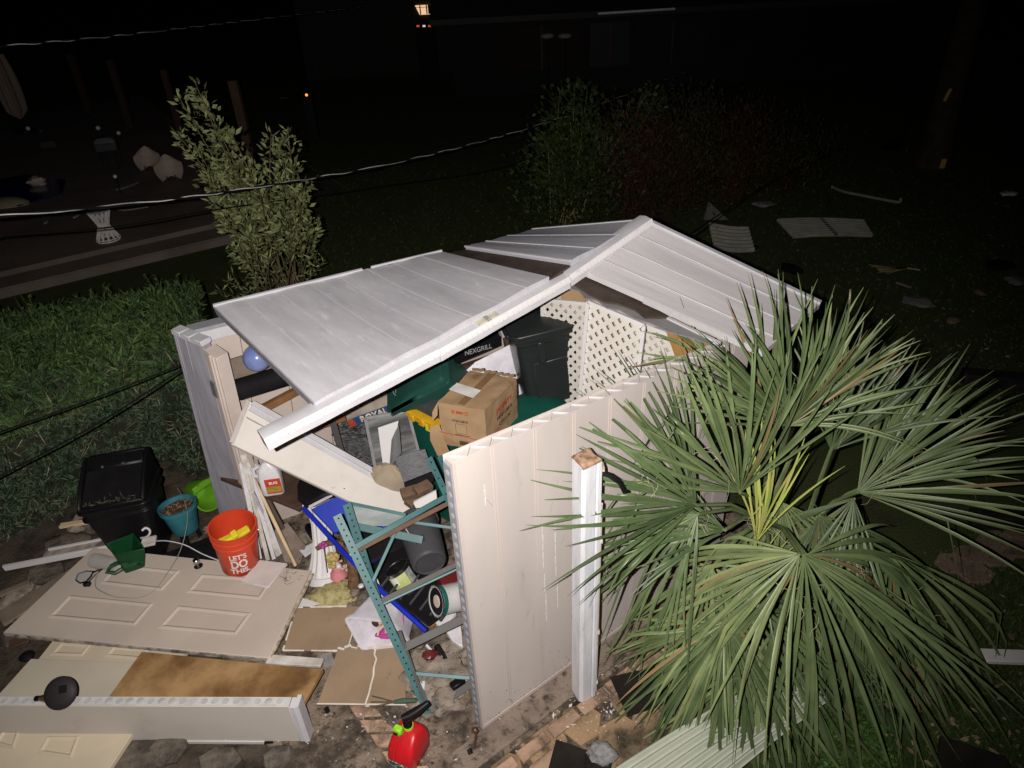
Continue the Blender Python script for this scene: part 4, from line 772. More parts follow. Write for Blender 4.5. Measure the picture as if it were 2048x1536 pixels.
r_ = nrand(0, 5); n = 110; Cx = np.array([(M @ V((r_.uniform(-.21, .2), -.215 + r_.uniform(0, .05), .715))) for _ in range(n)]); leaves('clippings', mat('grass_clipping', (.09, .10, .05), .8, isl=.5), Cx, r_.normal(size=(n, 3)) * (1, .6, .4), r_.normal(size=(n, 3)), r_.uniform(.02, .06, n), r_.uniform(.004, .01, n), T)
for x in (-.08, .09): MB().ball(M @ V((x, .06, .90)), .012, 8).build('stud', GRAY, T)
# pots
c = P(376, 1068, .08); T = thing('plant_pot', 'teal glazed plant pot full of brown soil beside the compost bin', 'pot', c); M = TR(c, 0, -6, -3)
MB().lathe([(.085, .04), (.095, .06), (.125, .24), (.138, .245), (.138, .275), (.125, .275), (.115, .23)], 32, M).build('body', TEAL, T)
MB().lathe([(.0, .245), (.06, .252), (.117, .24)], 24, M, cap0=False, cap1=False).build('soil', SOIL, T)
for a in (40, 160, 280): MB().tube([M @ V((.06 * math.cos(R_(a)), .06 * math.sin(R_(a)), .05)), M @ V((.085 * math.cos(R_(a)), .085 * math.sin(R_(a)), -.10))], .016, 8).build('leg', BLK, T)
mb = MB(); r_ = nrand(0, 6)
mt_ = leaves('wood_chip', mat('bark_chip', (.20, .12, .07), .9, isl=.6), np.array([M @ V((x, y, .252)) for x, y in r_.uniform(-.08, .08, (90, 2))]), r_.normal(size=(90, 3)) * (1, 1, .25), r_.normal(size=(90, 3)) * .2 + (0, 0, 1), r_.uniform(.015, .04, 90), r_.uniform(.006, .014, 90), T)
c = P(404, 985, .12); T = thing('plant_pot', 'lime green plastic pot lying on its side behind the teal pot', 'pot', c - UZ * .12); M = TR(c, -35, 0, 0) @ Matrix.Rotation(R_(78), 4, 'Y')
MB().lathe([(.085, -.12), (.09, -.11), (.125, .09), (.135, .092), (.135, .115), (.122, .115), (.08, -.10)], 32, M).build('body', LIMED, T)
MB().box((-.10, 0, .1), (.05, .2, .014), M).build('rim_tab', LIMED, T, bev=.004)
# green hopper, bottle, goggles, hook, wires, tile
m_ = [P(212, 1090, .36), P(268, 1068, .40), P(290, 1100, .38), P(230, 1112, .33)]; base = [P(236, 1122, .20), P(266, 1108, .22), P(290, 1133, .20), P(252, 1146, .19)]
T = thing('scoop_hopper', 'dark green square scoop with a loop handle lying on the taupe door', 'scoop', base[3]); cm = sum(m_, V()) / 4; cb = sum(base, V()) / 4; ax = (cm - cb).normalized()
mb = MB(); inn = [p.lerp(cm, .08) for p in m_]; inb = [p.lerp(cb, .12) + ax * .03 for p in base]; mb.loft([base, [a.lerp(b, .5) for a, b in zip(base, m_)], m_, [p + ax * .012 for p in m_], [p + ax * .012 for p in inn], inb]); mb.build('hopper', DKG, T, bev=.005)
mb = MB(); h_ = [P(238, 1125, .25), P(222, 1132, .24), P(214, 1144, .22), P(230, 1146, .21), P(244, 1138, .21)]; mb.tube(h_, .016, 8); mb.build('handle', DKG, T)
mb = MB(); mb.prism([P(244, 1138, .22), P(252, 1148, .20), P(288, 1136, .20), P(288, 1118, .26)], (0, 0, .05)); mb.build('spout', DKG, T, bev=.006); MB().ball(P(278, 1128, .262), .012, 8).build('screw_hole', BLK, T)
GLASS = mat('clear_plastic', (.45, .45, .47), .12, alpha=.22)
c = P(205, 1124, .23); T = thing('clear_bottle', 'crushed clear plastic bottle lying left of the green scoop', 'bottle', c - UZ * .04); d = (P(238, 1130, .22) - P(182, 1120, .22)).normalized()
MB().tube([c - d * .10, c - d * .085, c - d * .02, c + d * .05, c + d * .09, c + d * .11], [.022, .05, .055, .048, .05, .03], 14).build('body', GLASS, T); MB().tube([c + d * .11, c + d * .13], .016, 10).build('cap', PLAST, T)
T = thing('safety_goggles', 'clear safety goggles with black strap beside the crushed bottle', 'goggles', P(170, 1155, .18)); lp = [P(152, 1160, .19), P(156, 1148, .21), P(172, 1142, .22), P(186, 1143, .22), P(182, 1152, .2), P(172, 1163, .19), P(160, 1166, .185), P(152, 1160, .19)]
MB().tube(lp, .006, 6).build('frame', BLK, T); MB().prism([p + UZ * .004 for p in lp[:-1]], UZ * .003).build('lens', GLASS, T); MB().tube([P(184, 1146, .22), P(196, 1140, .23), P(204, 1138, .22), P(190, 1150, .2), P(178, 1162, .19)], .005, 6).build('strap', BLK, T); MB().box(P(174, 1168, .19), (.045, .03, .03)).build('clip', BLK, T, bev=.004)
def wire(name, pts, r, mt, label, cat='wire', n=6):
    pts = [V(p) for p in pts]; out = []
    for i in range(len(pts) - 1):
        p0, p1, p2, p3 = pts[max(i - 1, 0)], pts[i], pts[i + 1], pts[min(i + 2, len(pts) - 1)]
        for k in range(8):
            t = k / 8; out.append(.5 * ((2 * p1) + (p2 - p0) * t + (2 * p0 - 5 * p1 + 4 * p2 - p3) * t * t + (3 * p1 - p0 - 3 * p2 + p3) * t ** 3))
    out.append(pts[-1]); return tag(MB().tube(out, r, n).build(name, mt), label, cat)
wire('thin_wire', [P(355, 976, .35), P(370, 1005, .36), P(375, 1040, .34), P(366, 1085, .28), P(348, 1125, .24), P(300, 1187, .185), P(240, 1195, .185), P(198, 1180, .185), P(190, 1165, .19), P(196, 1142, .22)], .0028, mat('grey_wire', (.28, .27, .26), .4), 'thin grey wire looping across the taupe door from the teal pot')
wire('plastic_line', [P(312, 1082, .22), P(335, 1082, .25), P(370, 1090, .25), P(405, 1108, .22), P(440, 1122, .2)], .004, PLAST, 'white cord arching from the white trim end to the orange bucket', 'cord')
wire('hook', [P(282, 1076, .25), P(292, 1074, .28), P(299, 1068, .31), P(299, 1060, .34), P(291, 1056, .36), P(284, 1061, .35)], .008, PLAST, 'white plastic hook sticking up behind the green scoop', 'hook')
tag(MB().bar(P(283, 1086, .24), P(312, 1080, .24), .09, .02).build('trim_end', ROCKW, bev=.003), 'short white trim piece right of the green scoop', 'trim')
T = thing('gutter_trim', 'long dirty white trim channel on the ground left of the compost bin', 'trim', P(150, 1110, .05)); a, b = P(8, 1136, .03), P(300, 1080, .16); d = (b - a).normalized(); s_ = V((-d.y, d.x, 0))
MB().bar(a, b, .02, .05).build('front_lip', WHITE, T, bev=.003); MB().bar(a + s_ * .05 + d * .28 + UZ * .0, b + s_ * .05, .08, .014).build('channel_floor', mat('dirty_trim', (.40, .34, .30), .7, (.15, .12, .10), 9), T); MB().bar(a + s_ * .10 + d * .3, b + s_ * .10, .016, .04).build('back_lip', WHITE, T)
o, n = quad([P(481, 1163, .215), P(519, 1119, .215), P(575, 1126, .215), P(536, 1175, .215)], .02, 'ceramic_tile', mat('pale_tile', (.60, .54, .51), .5, (.52, .47, .45), 6), bev=.004); tag(o, 'pale rectangular tile lying against the orange bucket', 'tile')
r_ = nrand(0, 8); n = 40; leaves('pine_litter', mat('dark_litter', (.10, .08, .06), .9), np.array([P(x, y, .197) for x, y in zip(r_.normal(572, 10, n), r_.normal(1148, 9, n))]), r_.normal(size=(n, 3)) * (1, 1, .1), np.tile([0, 0, 1.0], (n, 1)), r_.uniform(.02, .05, n), r_.uniform(.003, .006, n))['kind'] = 'stuff'
# rubble, boards and bits on the soil at the left
stones = [((195, 1045), .10, STONED, 'lumpy grey rubble behind the white trim left of the compost bin'), ((160, 1052), .085, STONE, 'pale broken rubble piece left of the compost bin'), ((130, 1095), .14, STONED, 'flat dark rubble behind the middle of the white trim'), ((215, 1075), .06, STONED, 'small rubble block at the compost bin foot'), ((35, 1190), .10, STONE, 'pale rubble lump at the far left edge'), ((60, 1255), .12, STONED, 'dark rubble lump left of the taupe door corner'), ((110, 1020), .07, STONED, 'small rubble piece at the hedge foot'), ((415, 1080), .08, STONED, 'dark rubble piece under the teal pot'), ((430, 1055), .06, STONE, 'grey rubble chip between the teal pot and the corner panel')]
for i, ((x, y), r, m_, l_) in enumerate(stones): tag(MB().ball(P(x, y, -.02), (r * 1.3, r, r * .45), 26, TR((0, 0, 0), 60 * hash2(i)), seed=i + 2, amp=.42).build('rubble', m_, ang=60), l_, 'rubble', 'rubble on the soil')
for (a, b, wd, m_, l_) in (((120, 1052), (185, 1042), .05, WOODL, 'short pale stick on the rubble by the hedge'), ((150, 1035), (195, 1026), .06, STONE, 'grey board scrap at the hedge foot'), ((0, 1240), (150, 1150), .16, WOOD, 'weathered plank left of the taupe door'), ((0, 1190), (60, 1165), .05, WOOD, 'thin weathered batten at the left edge above the plank'), ((405, 1100), (470, 1085), .05, WOODD, 'dark batten behind the orange bucket'), ((410, 1060), (455, 1040), .05, STONE, 'grey batten at the foot of the corner panel'), ((398, 1090), (440, 1052), .04, WOODD, 'dark stick between the teal pot and the bucket'), ((20, 1290), (60, 1275), .08, WOODD, 'dark wood offcut under the taupe door corner')):
    tag(MB().bar(P(*a, .02), P(*b, .03), wd, .025).build('timber_scrap', m_, bev=.004), l_, 'timber', 'timber scraps on the soil')
o, n = quad([P(330, 1105, .03), P(440, 1065, .06), P(440, 1120, .05), P(350, 1130, .03)], .01, 'black_sheet', BLKM); tag(o, 'black plastic sheet between the compost bin and the orange bucket', 'sheet')
o, n = quad([P(568, 1068, .09), P(606, 1098, .1), P(600, 1120, .08), P(560, 1100, .08)], .01, 'dark_scrap', WOODD); tag(o, 'dark board scrap behind the pale tile and wooden stick', 'board')
# paper faced boards
q = [P(592, 1215, .09), P(566, 1301, .03), P(694, 1302, .05), P(722, 1212, .07)]; o, n = quad(q, .012, 'plaster_board', CARDL); tag(o, 'brown paper faced board left of the spilled white wastebasket', 'board', 'broken paper faced boards')
mb = MB()
for i in range(4):
    for k in range(9):
        a, b = q[i].lerp(q[(i + 1) % 4], k / 9), q[i].lerp(q[(i + 1) % 4], (k + 1) / 9)
        if hash2(i * 9 + k) > .25: mb.bar(a + n * .001, b + n * .001, .006 + .008 * hash2(k + i * 3), .004, up=n)
mb.build('torn_edge', PAPERW, o)
q = [P(676, 1296, .06), P(634, 1408, .02), P(812, 1410, .02), P(806, 1286, .06)]; o, n = quad(q, .012, 'plaster_board', CARDL); tag(o, 'cracked brown paper faced board in front of the teal rack foot', 'board', 'broken paper faced boards')
mb = MB(); cr = [(752, 1290), (749, 1310), (753, 1318), (748, 1335), (747, 1352), (742, 1370), (738, 1388), (733, 1402), (731, 1409)]
for a, b in zip(cr, cr[1:]): mb.bar(PL(*a, q[0], n) + n * .002, PL(*b, q[0], n) + n * .002, .010, .004, up=n)
mb.build('crack', PAPERW, o)
mb = MB(); mb.bar(q[1] + n * .002, q[2] + n * .002, .007, .006, up=n)
for k in range(10): mb.bar(q[0].lerp(q[3], k / 10) + n * .002, q[0].lerp(q[3], (k + 1) / 10) + n * .002 + V((0, .03 * (hash2(k) - .5), 0)), .006 + .014 * hash2(k + 5), .005, up=n)
mb.build('torn_edge', PAPERW, o)
for i, (pts, l_) in enumerate((([(640, 1312), (662, 1304), (672, 1330), (650, 1336)], 'crumpled clear film at the left end of the cracked board'), ([(600, 1195), (640, 1208), (620, 1214), (590, 1212)], 'white paper scrap below the figurine base'), ([(760, 1180), (780, 1190), (762, 1205)], 'small mossy paper bit by the white wastebasket'), ([(598, 1100), (650, 1075), (655, 1085), (610, 1115)], 'white trim end behind the fluted pedestal'))):
    tag(MB().prism([P(x, y, .075 + .01 * i) for x, y in pts], (0, 0, .006)).build('paper_scrap', [GLASS, WHITE, MOSS, PLAST][i]), l_, 'scrap')

# ------------------------------------------------------------------ steel rack, cart and the pile in the open front
T = thing('steel_rack', 'teal perforated steel rack frame leaning across the pile in front of the shed', 'rack', P(855, 1428))
def post(a, b, w_=.042, holes=22, mt=RACK, name='upright'):
    d = (b - a).normalized(); vd = (V((0, 0, HC)) - (a + b) / 2).normalized(); sd = d.cross(vd).normalized(); n = sd.cross(d)
    mb = MB(); mb.bar(a, b, w_, .003, up=n); mb.bar(a + sd * w_ / 2 - n * .018, b + sd * w_ / 2 - n * .018, .003, .036, up=n); o = mb.build(name, mt, T)
    hb_ = MB()
    for i in range(holes): hb_.lathe([(.0055, .0), (.0055, .0024)], 8, frame(a.lerp(b, (i + .6) / holes), sd, d))
    if holes: absorb(o, hb_.build('bolt_hole', BLKM, o))
    return o
ua, ub = P(674, 1030, .98), P(858, 1425, .01)
post(ua, ub, .048, 34); post(P(694, 1008, .98), P(752, 1192, .46), .05, 15)
post(P(858, 915, 1.12), P(902, 1010, .82), .038, 6); post(P(880, 912, 1.12), P(912, 985, .86), .036, 4)
def beam(a, b, w_, mt, name, th=.03):
    vd = (V((0, 0, HC)) - (a + b) / 2).normalized(); mb = MB(); mb.bar(a, b, w_, th, up=vd); return mb.build(name, mt, T, bev=.003)
beam(P(704, 1098, .78), P(905, 986, .86), .036, RACK, 'cross_beam'); beam(P(716, 1100, .75), P(905, 1002, .82), .03, mat('beam_rust', (.16, .09, .06), .7), 'beam_flange')
beam(P(757, 1205, .47), P(915, 1128, .55), .034, RACKG, 'cross_beam'); beam(P(757, 1212, .46), P(915, 1138, .54), .016, RACK, 'beam_flange')
beam(P(803, 1298, .30), P(926, 1238, .36), .05, RACKG, 'cross_beam'); beam(P(858, 1418, .02), P(950, 1362, .05), .055, RACKG, 'cross_beam')
beam(P(800, 1044, .76), P(742, 1170, .55), .022, RACK, 'brace', .02); beam(P(800, 1041, .77), P(908, 1056, .72), .022, RACK, 'brace', .02); beam(P(816, 1346, .18), P(940, 1356, .14), .024, RACK, 'brace', .02)
q = [P(697, 1006, .86), P(812, 1030, .80), P(806, 1052, .74), P(712, 1052, .76)]; nq = (q[1] - q[0]).cross(q[3] - q[0]).normalized(); nq = nq if nq.z > 0 else -nq
mb = MB(); mb.prism(q, nq * -.01); mb.build('shelf_beam_face', mat('lit_beam_web', (.20, .23, .23), .5, (.30, .31, .31), 5, stretch=(1, 5, 1)), T); mb = MB(); mb.bar(q[0], q[1], .02, .03, up=nq); mb.bar(q[3], P(845, 1080, .68), .045, .012, up=nq); mb.build('shelf_beam_flange', RACK, T)  # pale grey instead of teal: the beam's lit side is put into the colour
MB().bar(P(776, 1056, .76), P(815, 1050, .76), .035, .01).build('bracket', RACKG, T)
MB().bar(P(852, 1415, .03), P(798, 1262, .38), .03, .02, up=V((1, .5, 0))).build('rear_upright', RACKG, T)
# blue and black folding cart
T = thing('folding_cart', 'blue and black folding cart collapsed on its side under the teal rack', 'cart', P(740, 1180))
for nm, L in (('rail', [(607, 1016, .62), (690, 1108, .48), (771, 1190, .38), (852, 1262, .28)]), ('rail', [(692, 980, .66), (740, 1036, .52), (800, 1074, .40), (840, 1120, .30), (908, 1215, .16)])): MB().tube([P(*p) for p in L], .016, 10).build(nm, BLUE, T)
MB().bar(P(735, 1124, .36), P(812, 1084, .40), .03, .03).build('cross_bar', BLUE, T, bev=.004); MB().bar(P(828, 1240, .15), P(912, 1196, .17), .03, .03).build('cross_bar', BLUE, T, bev=.004)
q = [P(622, 1018, .60), P(688, 985, .66), P(716, 1030, .56), P(708, 1052, .50), P(668, 1066, .47)]; mb = MB(); mb.prism(q, (0, 0, -.015)); bb = mb.build('back_board', BLUED, T, bev=.004); MB().prism([p + UZ * .002 for p in (P(676, 990, .652), P(690, 983, .662), P(690, 988, .66), P(680, 994, .65))], UZ * .002).build('hand_slot', PLAST, bb)
MB().bar(P(618, 1014, .615), P(664, 990, .655), .016, .01).build('white_edge', PLAST, bb)
def hull(name, px, h, mt, par, bev=.01):
    return MB().prism([P(*p) for p in px], (0, 0, h)).build(name, mt, par, bev=bev)
hull('end_wall', [(597, 978, .60), (604, 963, .63), (640, 956, .66), (664, 948, .68), (684, 951, .70), (698, 972, .68), (698, 990, .64), (652, 1000, .62), (612, 1020, .58), (598, 1008, .58)], .05, BLK, T)
for x, y in ((634, 968), (668, 962), (688, 976), (606, 1012)): MB().ball(P(x, y, .74), .008, 8).build('rivet', STEEL, T)
hull('tray', [(704, 1050, .44), (812, 1052, .44), (830, 1086, .40), (744, 1126, .36), (700, 1108, .42)], .02, BLKM, T)
hull('tray', [(742, 1124, .30), (812, 1090, .34), (846, 1118, .28), (918, 1212, .16), (858, 1256, .22), (800, 1212, .30), (760, 1172, .33)], .02, BLKM, T)
MB().bar(P(700, 1108, .42), P(748, 1168, .30), .045, .012).build('white_rib', PLAST, T); MB().bar(P(740, 1150, .34), P(782, 1188, .27), .045, .012).build('white_rib', PLAST, T)
for a, b in (((790, 1160, .28), (830, 1210, .2)), ((815, 1150, .28), (862, 1205, .19)), ((836, 1200, .2), (872, 1232, .15)), ((760, 1110, .36), (800, 1140, .32))): MB().bar(P(*a), P(*b), .035, .02).build('slat', BLK, T, bev=.004)
for k in range(7): MB().bar(P(760 + 20 * k, 1176 + 11 * k, .385 - .02 * k), P(800 + 19 * k, 1128 + 11 * k, .40 - .02 * k), .012, .010).build('tray_rib', GRAY, T)
for x, y in ((840, 1232), (872, 1202), (795, 1176)): MB().box(P(x, y, .22), (.05, .022, .02), TR((0, 0, 0), 0)).build('blue_clip', BLUE, T, bev=.004)
for x, y in ((851, 1222), (780, 1170)): MB().prism([P(x - 4, y + 6, .23), P(x, y - 7, .23), P(x + 6, y - 6, .23), P(x + 2, y + 7, .23)], UZ * .002).build('white_sticker', WHITT, T)
MB().bar(P(690, 1082, .47), P(716, 1098, .44), .05, .04).build('joint', BLK, T, bev=.008); MB().bar(P(640, 1070, .3), P(668, 1082, .3), .05, .04).build('joint', BLK, T, bev=.008)
c = P(640, 1078, .17); M = TR(c, 30) @ Matrix.Rotation(R_(62), 4, 'Y'); wl = MB(); n = 26; wl.tube([M @ V((.13 * math.cos(6.283 * i / n), .13 * math.sin(6.283 * i / n), 0)) for i in range(n + 1)], .02, 8); wl = wl.build('wheel', BLK, T)
mb = MB()
for k in range(5): a = 6.283 * k / 5; mb.bar(M @ V((0, 0, 0)), M @ V((.125 * math.cos(a), .125 * math.sin(a), 0)), .03, .012, up=M.to_3x3() @ V((0, 0, 1)))
mb.build('spoke', BLK, wl)
# fluted pedestal
a, b = P(652, 1160, .02), P(668, 1010, .50); M = frame(a, (1, 0, 0), V((0, 0, 1)).cross(V((1, 0, 0)))) ; ax = (b - a); xx = V((1, 0, 0)); M = frame(a, xx, ax.normalized().cross(xx)); rings = []
for z, r in ((0, .135), (.05, .135), (.055, .12), (.09, .115), (.10, .105), (.18, .085), (.30, .066), (.42, .068), (.5, .085), (.56, .11)):
    rings.append([M @ V((r * (1 + (.06 * math.cos(14 * 6.283 * i / 84) if z > .06 else 0)) * math.cos(6.283 * i / 84), r * (1 + (.06 * math.cos(14 * 6.283 * i / 84) if z > .06 else 0)) * math.sin(6.283 * i / 84), z)) for i in range(84)])
tag(MB().loft(rings).build('pedestal', WHITE), 'white fluted pedestal standing under the blue end of the cart', 'pedestal')
# figurine
T = thing('figurine', 'garden figurine of a blonde girl in pink on a swing beside a tree stump', 'figurine', P(672, 1198))
MB().ball(P(668, 1188, .055), (.17, .115, .05), 26, seed=3, amp=.28).build('mossy_base', MOSS, T); c = P(712, 1176, .06); t_ = [P(706, 1182, .05), P(708, 1160, .13), P(704, 1130, .24), P(700, 1106, .33), P(690, 1092, .38)]
MB().tube(t_, [.045, .04, .034, .034, .026], 12).build('tree_stump', BARK, T); MB().tube([P(694, 1094, .37), P(668, 1084, .40), P(648, 1088, .41), P(632, 1098, .40)], [.026, .022, .02, .014], 10).build('branch', BARK, T)
mb = MB()
for k, (x, y) in enumerate(((640, 1090), (646, 1086), (652, 1090), (646, 1094))): mb.ball(P(x, y, .43), .014, 8)
fl3 = mb.build('flower', MAG, T)
MB().tube([P(648, 1096, .40), P(655, 1145, .17)], .0035, 6).build('swing_rope', GRAY, T)
gc = P(678, 1150, .12); fw = V((.6, .55, 0)).normalized(); sd = V((.55, -.6, 0)).normalized()
bd_ = MB(); bd_.tube([gc + UZ * .02, gc + UZ * .06, gc + UZ * .105, gc + UZ * .125, gc + UZ * .14], [.036, .032, .030, .016, .014], 14); bd_.ball(gc + UZ * .172 + fw * .004, (.031, .031, .034), 16); 
for s_ in (-1, 1): bd_.tube([gc + UZ * .11 + sd * .03 * s_, gc + UZ * .08 + sd * .045 * s_ + fw * .015, gc + UZ * .07 + sd * .035 * s_ + fw * .05, gc + UZ * .075 + sd * .03 * s_ + fw * .062], [.011, .010, .008, .009], 8); bd_.tube([gc + UZ * .02 + sd * .018 * s_, gc + UZ * .022 + sd * .02 * s_ + fw * .06, gc - UZ * .04 + sd * .02 * s_ + fw * .07, gc - UZ * .045 + sd * .02 * s_ + fw * .095], [.017, .015, .011, .010], 8)
bd_.ball(gc + UZ * .168 + fw * .035, (.006, .006, .006), 8); bo_ = bd_.build('body', SKIN, T)
MB().tube([gc - UZ * .005, gc + UZ * .02, gc + UZ * .045, gc + UZ * .06, gc + UZ * .10, gc + UZ * .12], [.062, .058, .042, .036, .034, .022], 16).build('pink_dress', PINK, T)
mb = MB()
for k in range(16): a = 6.28 * k / 16; mb.ball(gc + UZ * (.178 + .022 * math.sin(k * 2.3)) - fw * .008 + V((.027 * math.cos(a), .027 * math.sin(a), 0)) - fw * .008, .017, 8)
for k in range(6): mb.ball(gc + UZ * (.205 - .02 * k) - fw * (.02 + .003 * k) + sd * .02 * math.sin(k * 2.1), .02, 8)
mb.build('curly_hair', HAIR, T)
for s_ in (-1, 1): MB().ball(gc + UZ * .11 + sd * .034 * s_, .019, 10).build('puff_sleeve', PLAST, T)
MB().bar(gc - sd * .06 - UZ * .0, gc + sd * .06 - UZ * .0, .05, .01).build('swing_seat', BARK, T); MB().ball(P(708, 1186, .09), (.03, .03, .025), 10, seed=9).build('pebble_patch', STONE, T); MB().ball(P(722, 1172, .10), (.022, .02, .016), 10, seed=4).build('little_bird', PLAST, T)
# white wastebasket with a doll inside
T = thing('wastebasket', 'white wastebasket tipped on its side with pink dolls inside', 'wastebasket', P(760, 1285, .03))
mo = [P(692, 1231, .27), P(782, 1240, .27), P(822, 1284, .06), P(728, 1297, .05)]; ba = [P(742, 1184, .26), P(806, 1186, .26), P(834, 1230, .08), P(770, 1246, .06)]; cm, cb = sum(mo, V()) / 4, sum(ba, V()) / 4; ax = (cm - cb).normalized()
def rq(q, k=4, f=.16):
    out = []
    for i in range(4):
        p, a, b = q[i], q[i - 1], q[(i + 1) % 4]
        for j in range(k + 1): t = j / k; out.append((p.lerp(a, f) * (1 - t) + p * t).lerp(p * (1 - t) + p.lerp(b, f) * t, t))
    return out
mb = MB(); sc_ = lambda q, c, s: [c + (p - c) * s for p in q]
mb.loft([rq(sc_(ba, cb, .6)), rq(ba), rq([a.lerp(b, .9) for a, b in zip(ba, mo)]), rq(sc_(mo, cm, 1.06)), rq([p + ax * .02 for p in sc_(mo, cm, 1.06)]), rq([p + ax * .02 for p in sc_(mo, cm, .94)]), rq([a.lerp(b, .1) for a, b in zip(sc_(ba, cb, .93), sc_(mo, cm, .93))])]); mb.build('basket', mat('basket_white', (.60, .57, .62), .4), T, bev=.002)
MB().bar(mo[3].lerp(mo[2], .25) + ax * .024 + UZ * .006, mo[3].lerp(mo[2], .85) + ax * .024 + UZ * .006, .03, .004, up=ax).build('white_tag', WHITT, T)
T2 = thing('doll', 'dark haired doll in a magenta dress lying inside the white wastebasket', 'doll', P(755, 1275, .09)); dc = cm - ax * .10 - UZ * .03; e = (mo[2] - mo[3]).normalized()
MB().tube([dc + e * -.01, dc + e * .03, dc + e * .08, dc + e * .12], [.025, .035, .055, .065], 14).build('dress', MAG, T2, ang=60); mb = MB(); mb.ball(dc - e * .05 + UZ * .015, .03, 12); mb.tube([dc - e * .03, dc + e * .0], .012, 8); mb.tube([dc + e * .0 + UZ * .02, dc + ax * .05 + e * .02, dc + ax * .09 + e * .04], [.009, .008, .007], 8); mb.tube([dc + e * .0, dc + ax * .05 - e * .03 - UZ * .02, dc + ax * .08 - e * .02 - UZ * .03], [.009, .008, .007], 8); mb.build('body', SKIN, T2); MB().ball(dc - e * .06 + UZ * .022, (.032, .032, .030), 12, seed=2).build('hair', mat('doll_hair', (.05, .03, .02), .6), T2)
tag(MB().ball(dc + e * .02 + ax * .05 - UZ * .045, (.07, .04, .03), 12, seed=6, amp=.5).build('pink_cloth', MAG), 'crumpled magenta cloth under the doll in the white wastebasket', 'cloth')
# paint cans and grey bin
def can(c, axis, r, h, name, label, body, lid, lab=None):
    T = thing(name, label, 'paint can', c, 'paint cans in the cart'); ax = axis.normalized(); M = frame(c, V((0, 0, 1)).cross(ax) if abs(ax.z) < .95 else V((1, 0, 0)), ax.cross(V((0, 0, 1)).cross(ax)) if abs(ax.z) < .95 else V((0, 1, 0)))
    MB().lathe([(r, 0), (r, .006), (r * .98, .008), (r * .98, h - .008), (r * 1.02, h - .006), (r * 1.02, h), (r * .92, h), (r * .9, h - .008)], 32, M).build('body', body, T)
    MB().lathe([(r * .9, h - .006), (r * .86, h - .002), (r * .8, h - .007), (.001, h - .007)], 28, M).build('lid', lid, T); return T, M
c = P(820, 1176, .27); T, M = can(c, V((-.40, .22, .8)), .084, .175, 'paint_can', 'lime labelled paint can standing in the black cart tray', STEEL, BLK)
def wrap(a0, a1, z0, z1, r, mt, nm, T, M, n=12):
    mb = MB()
    for i in range(n):
        b0, b1 = R_(a0 + (a1 - a0) * i / n), R_(a0 + (a1 - a0) * (i + 1) / n); mb.add([M @ V((r * math.cos(b), r * math.sin(b), z)) for b, z in ((b0, z0), (b1, z0), (b1, z1), (b0, z1))], [(0, 1, 2, 3)])
    return mb.build(nm, mt, T, smooth=False)
def facing(M): # local angle facing the camera
    v = M.inverted().to_3x3() @ (V((0, 0, HC)) - M.translation); return math.degrees(math.atan2(v.y, v.x))
a0 = facing(M); wrap(a0 - 70, a0 + 20, .012, .15, .0825, mat('lime_label', (.36, .42, .14), .5, (.50, .52, .26), 14), 'lime_label', T, M); wrap(a0 - 60, a0 - 28, .09, .145, .0829, WHITT, 'white_patch', T, M); wrap(a0 + 22, a0 + 60, .012, .15, .0825, mat('pale_can_label', (.42, .42, .40), .4, (.12, .14, .14), 22), 'picture_label', T, M)
c = P(922, 1192, .36); T, M = can(c, V((-.72, -.42, .30)), .092, .18, 'paint_can', 'white labelled paint can lying with its black lid facing left', mat('can_white', (.50, .48, .48), .4), BLK)
mb = MB(); mb.lathe([(.040, .174), (.038, .1765), (.028, .178), (.001, .178)], 12, M); mb.build('paint_blob', mat('dried_paint', (.62, .50, .42), .6), T); mb = MB(); mb.tube([M @ V((.094 * math.cos(6.283 * i / 30), .094 * math.sin(6.283 * i / 30), .177)) for i in range(31)], .005, 6); mb.build('rim', STEEL, T); mb = MB(); mb.lathe([(.0925, .142), (.0925, .170)], 32, M, cap0=False, cap1=False); mb.build('teal_band', mat('teal_band', (.01, .10, .085), .5), T)
tag(MB().box((0, 0, 0), (.16, .13, .10), TR(P(905, 1168, .34), 30, 10, 6)).build('red_tin', mat('dark_red_tin', (.13, .012, .012), .4, (.08, .01, .01), 9), bev=.006), 'dark red tin behind the lying paint can', 'tin')
T = thing('grey_bin', 'dark grey plastic bin lying with its round base facing out beside the wall edge', 'bin', P(860, 1150, .25)); a, b = P(860, 1128, .50), P(902, 1030, .52); ax = (b - a).normalized(); M = frame(a, V((1, .3, 0)), ax.cross(V((1, .3, 0))))
MB().lathe([(.085, .012), (.088, .004), (.095, 0), (.105, .006), (.112, .02), (.118, .10), (.120, .105), (.135, .36), (.145, .362), (.145, .38), (.13, .38)], 36, M).build('body', GRAY, T); wrap(facing(M) - 22, facing(M) + 8, .09, .15, .122, mat('grey_plastic_dark', (.045, .045, .05), .5), 'hand_grip', T, M)
wire('thin_rod', [P(812, 1058, .72), P(826, 1080, .6), P(838, 1098, .5)], .004, PLAST, 'thin white rod between the teal brace and the grey bin', 'rod')
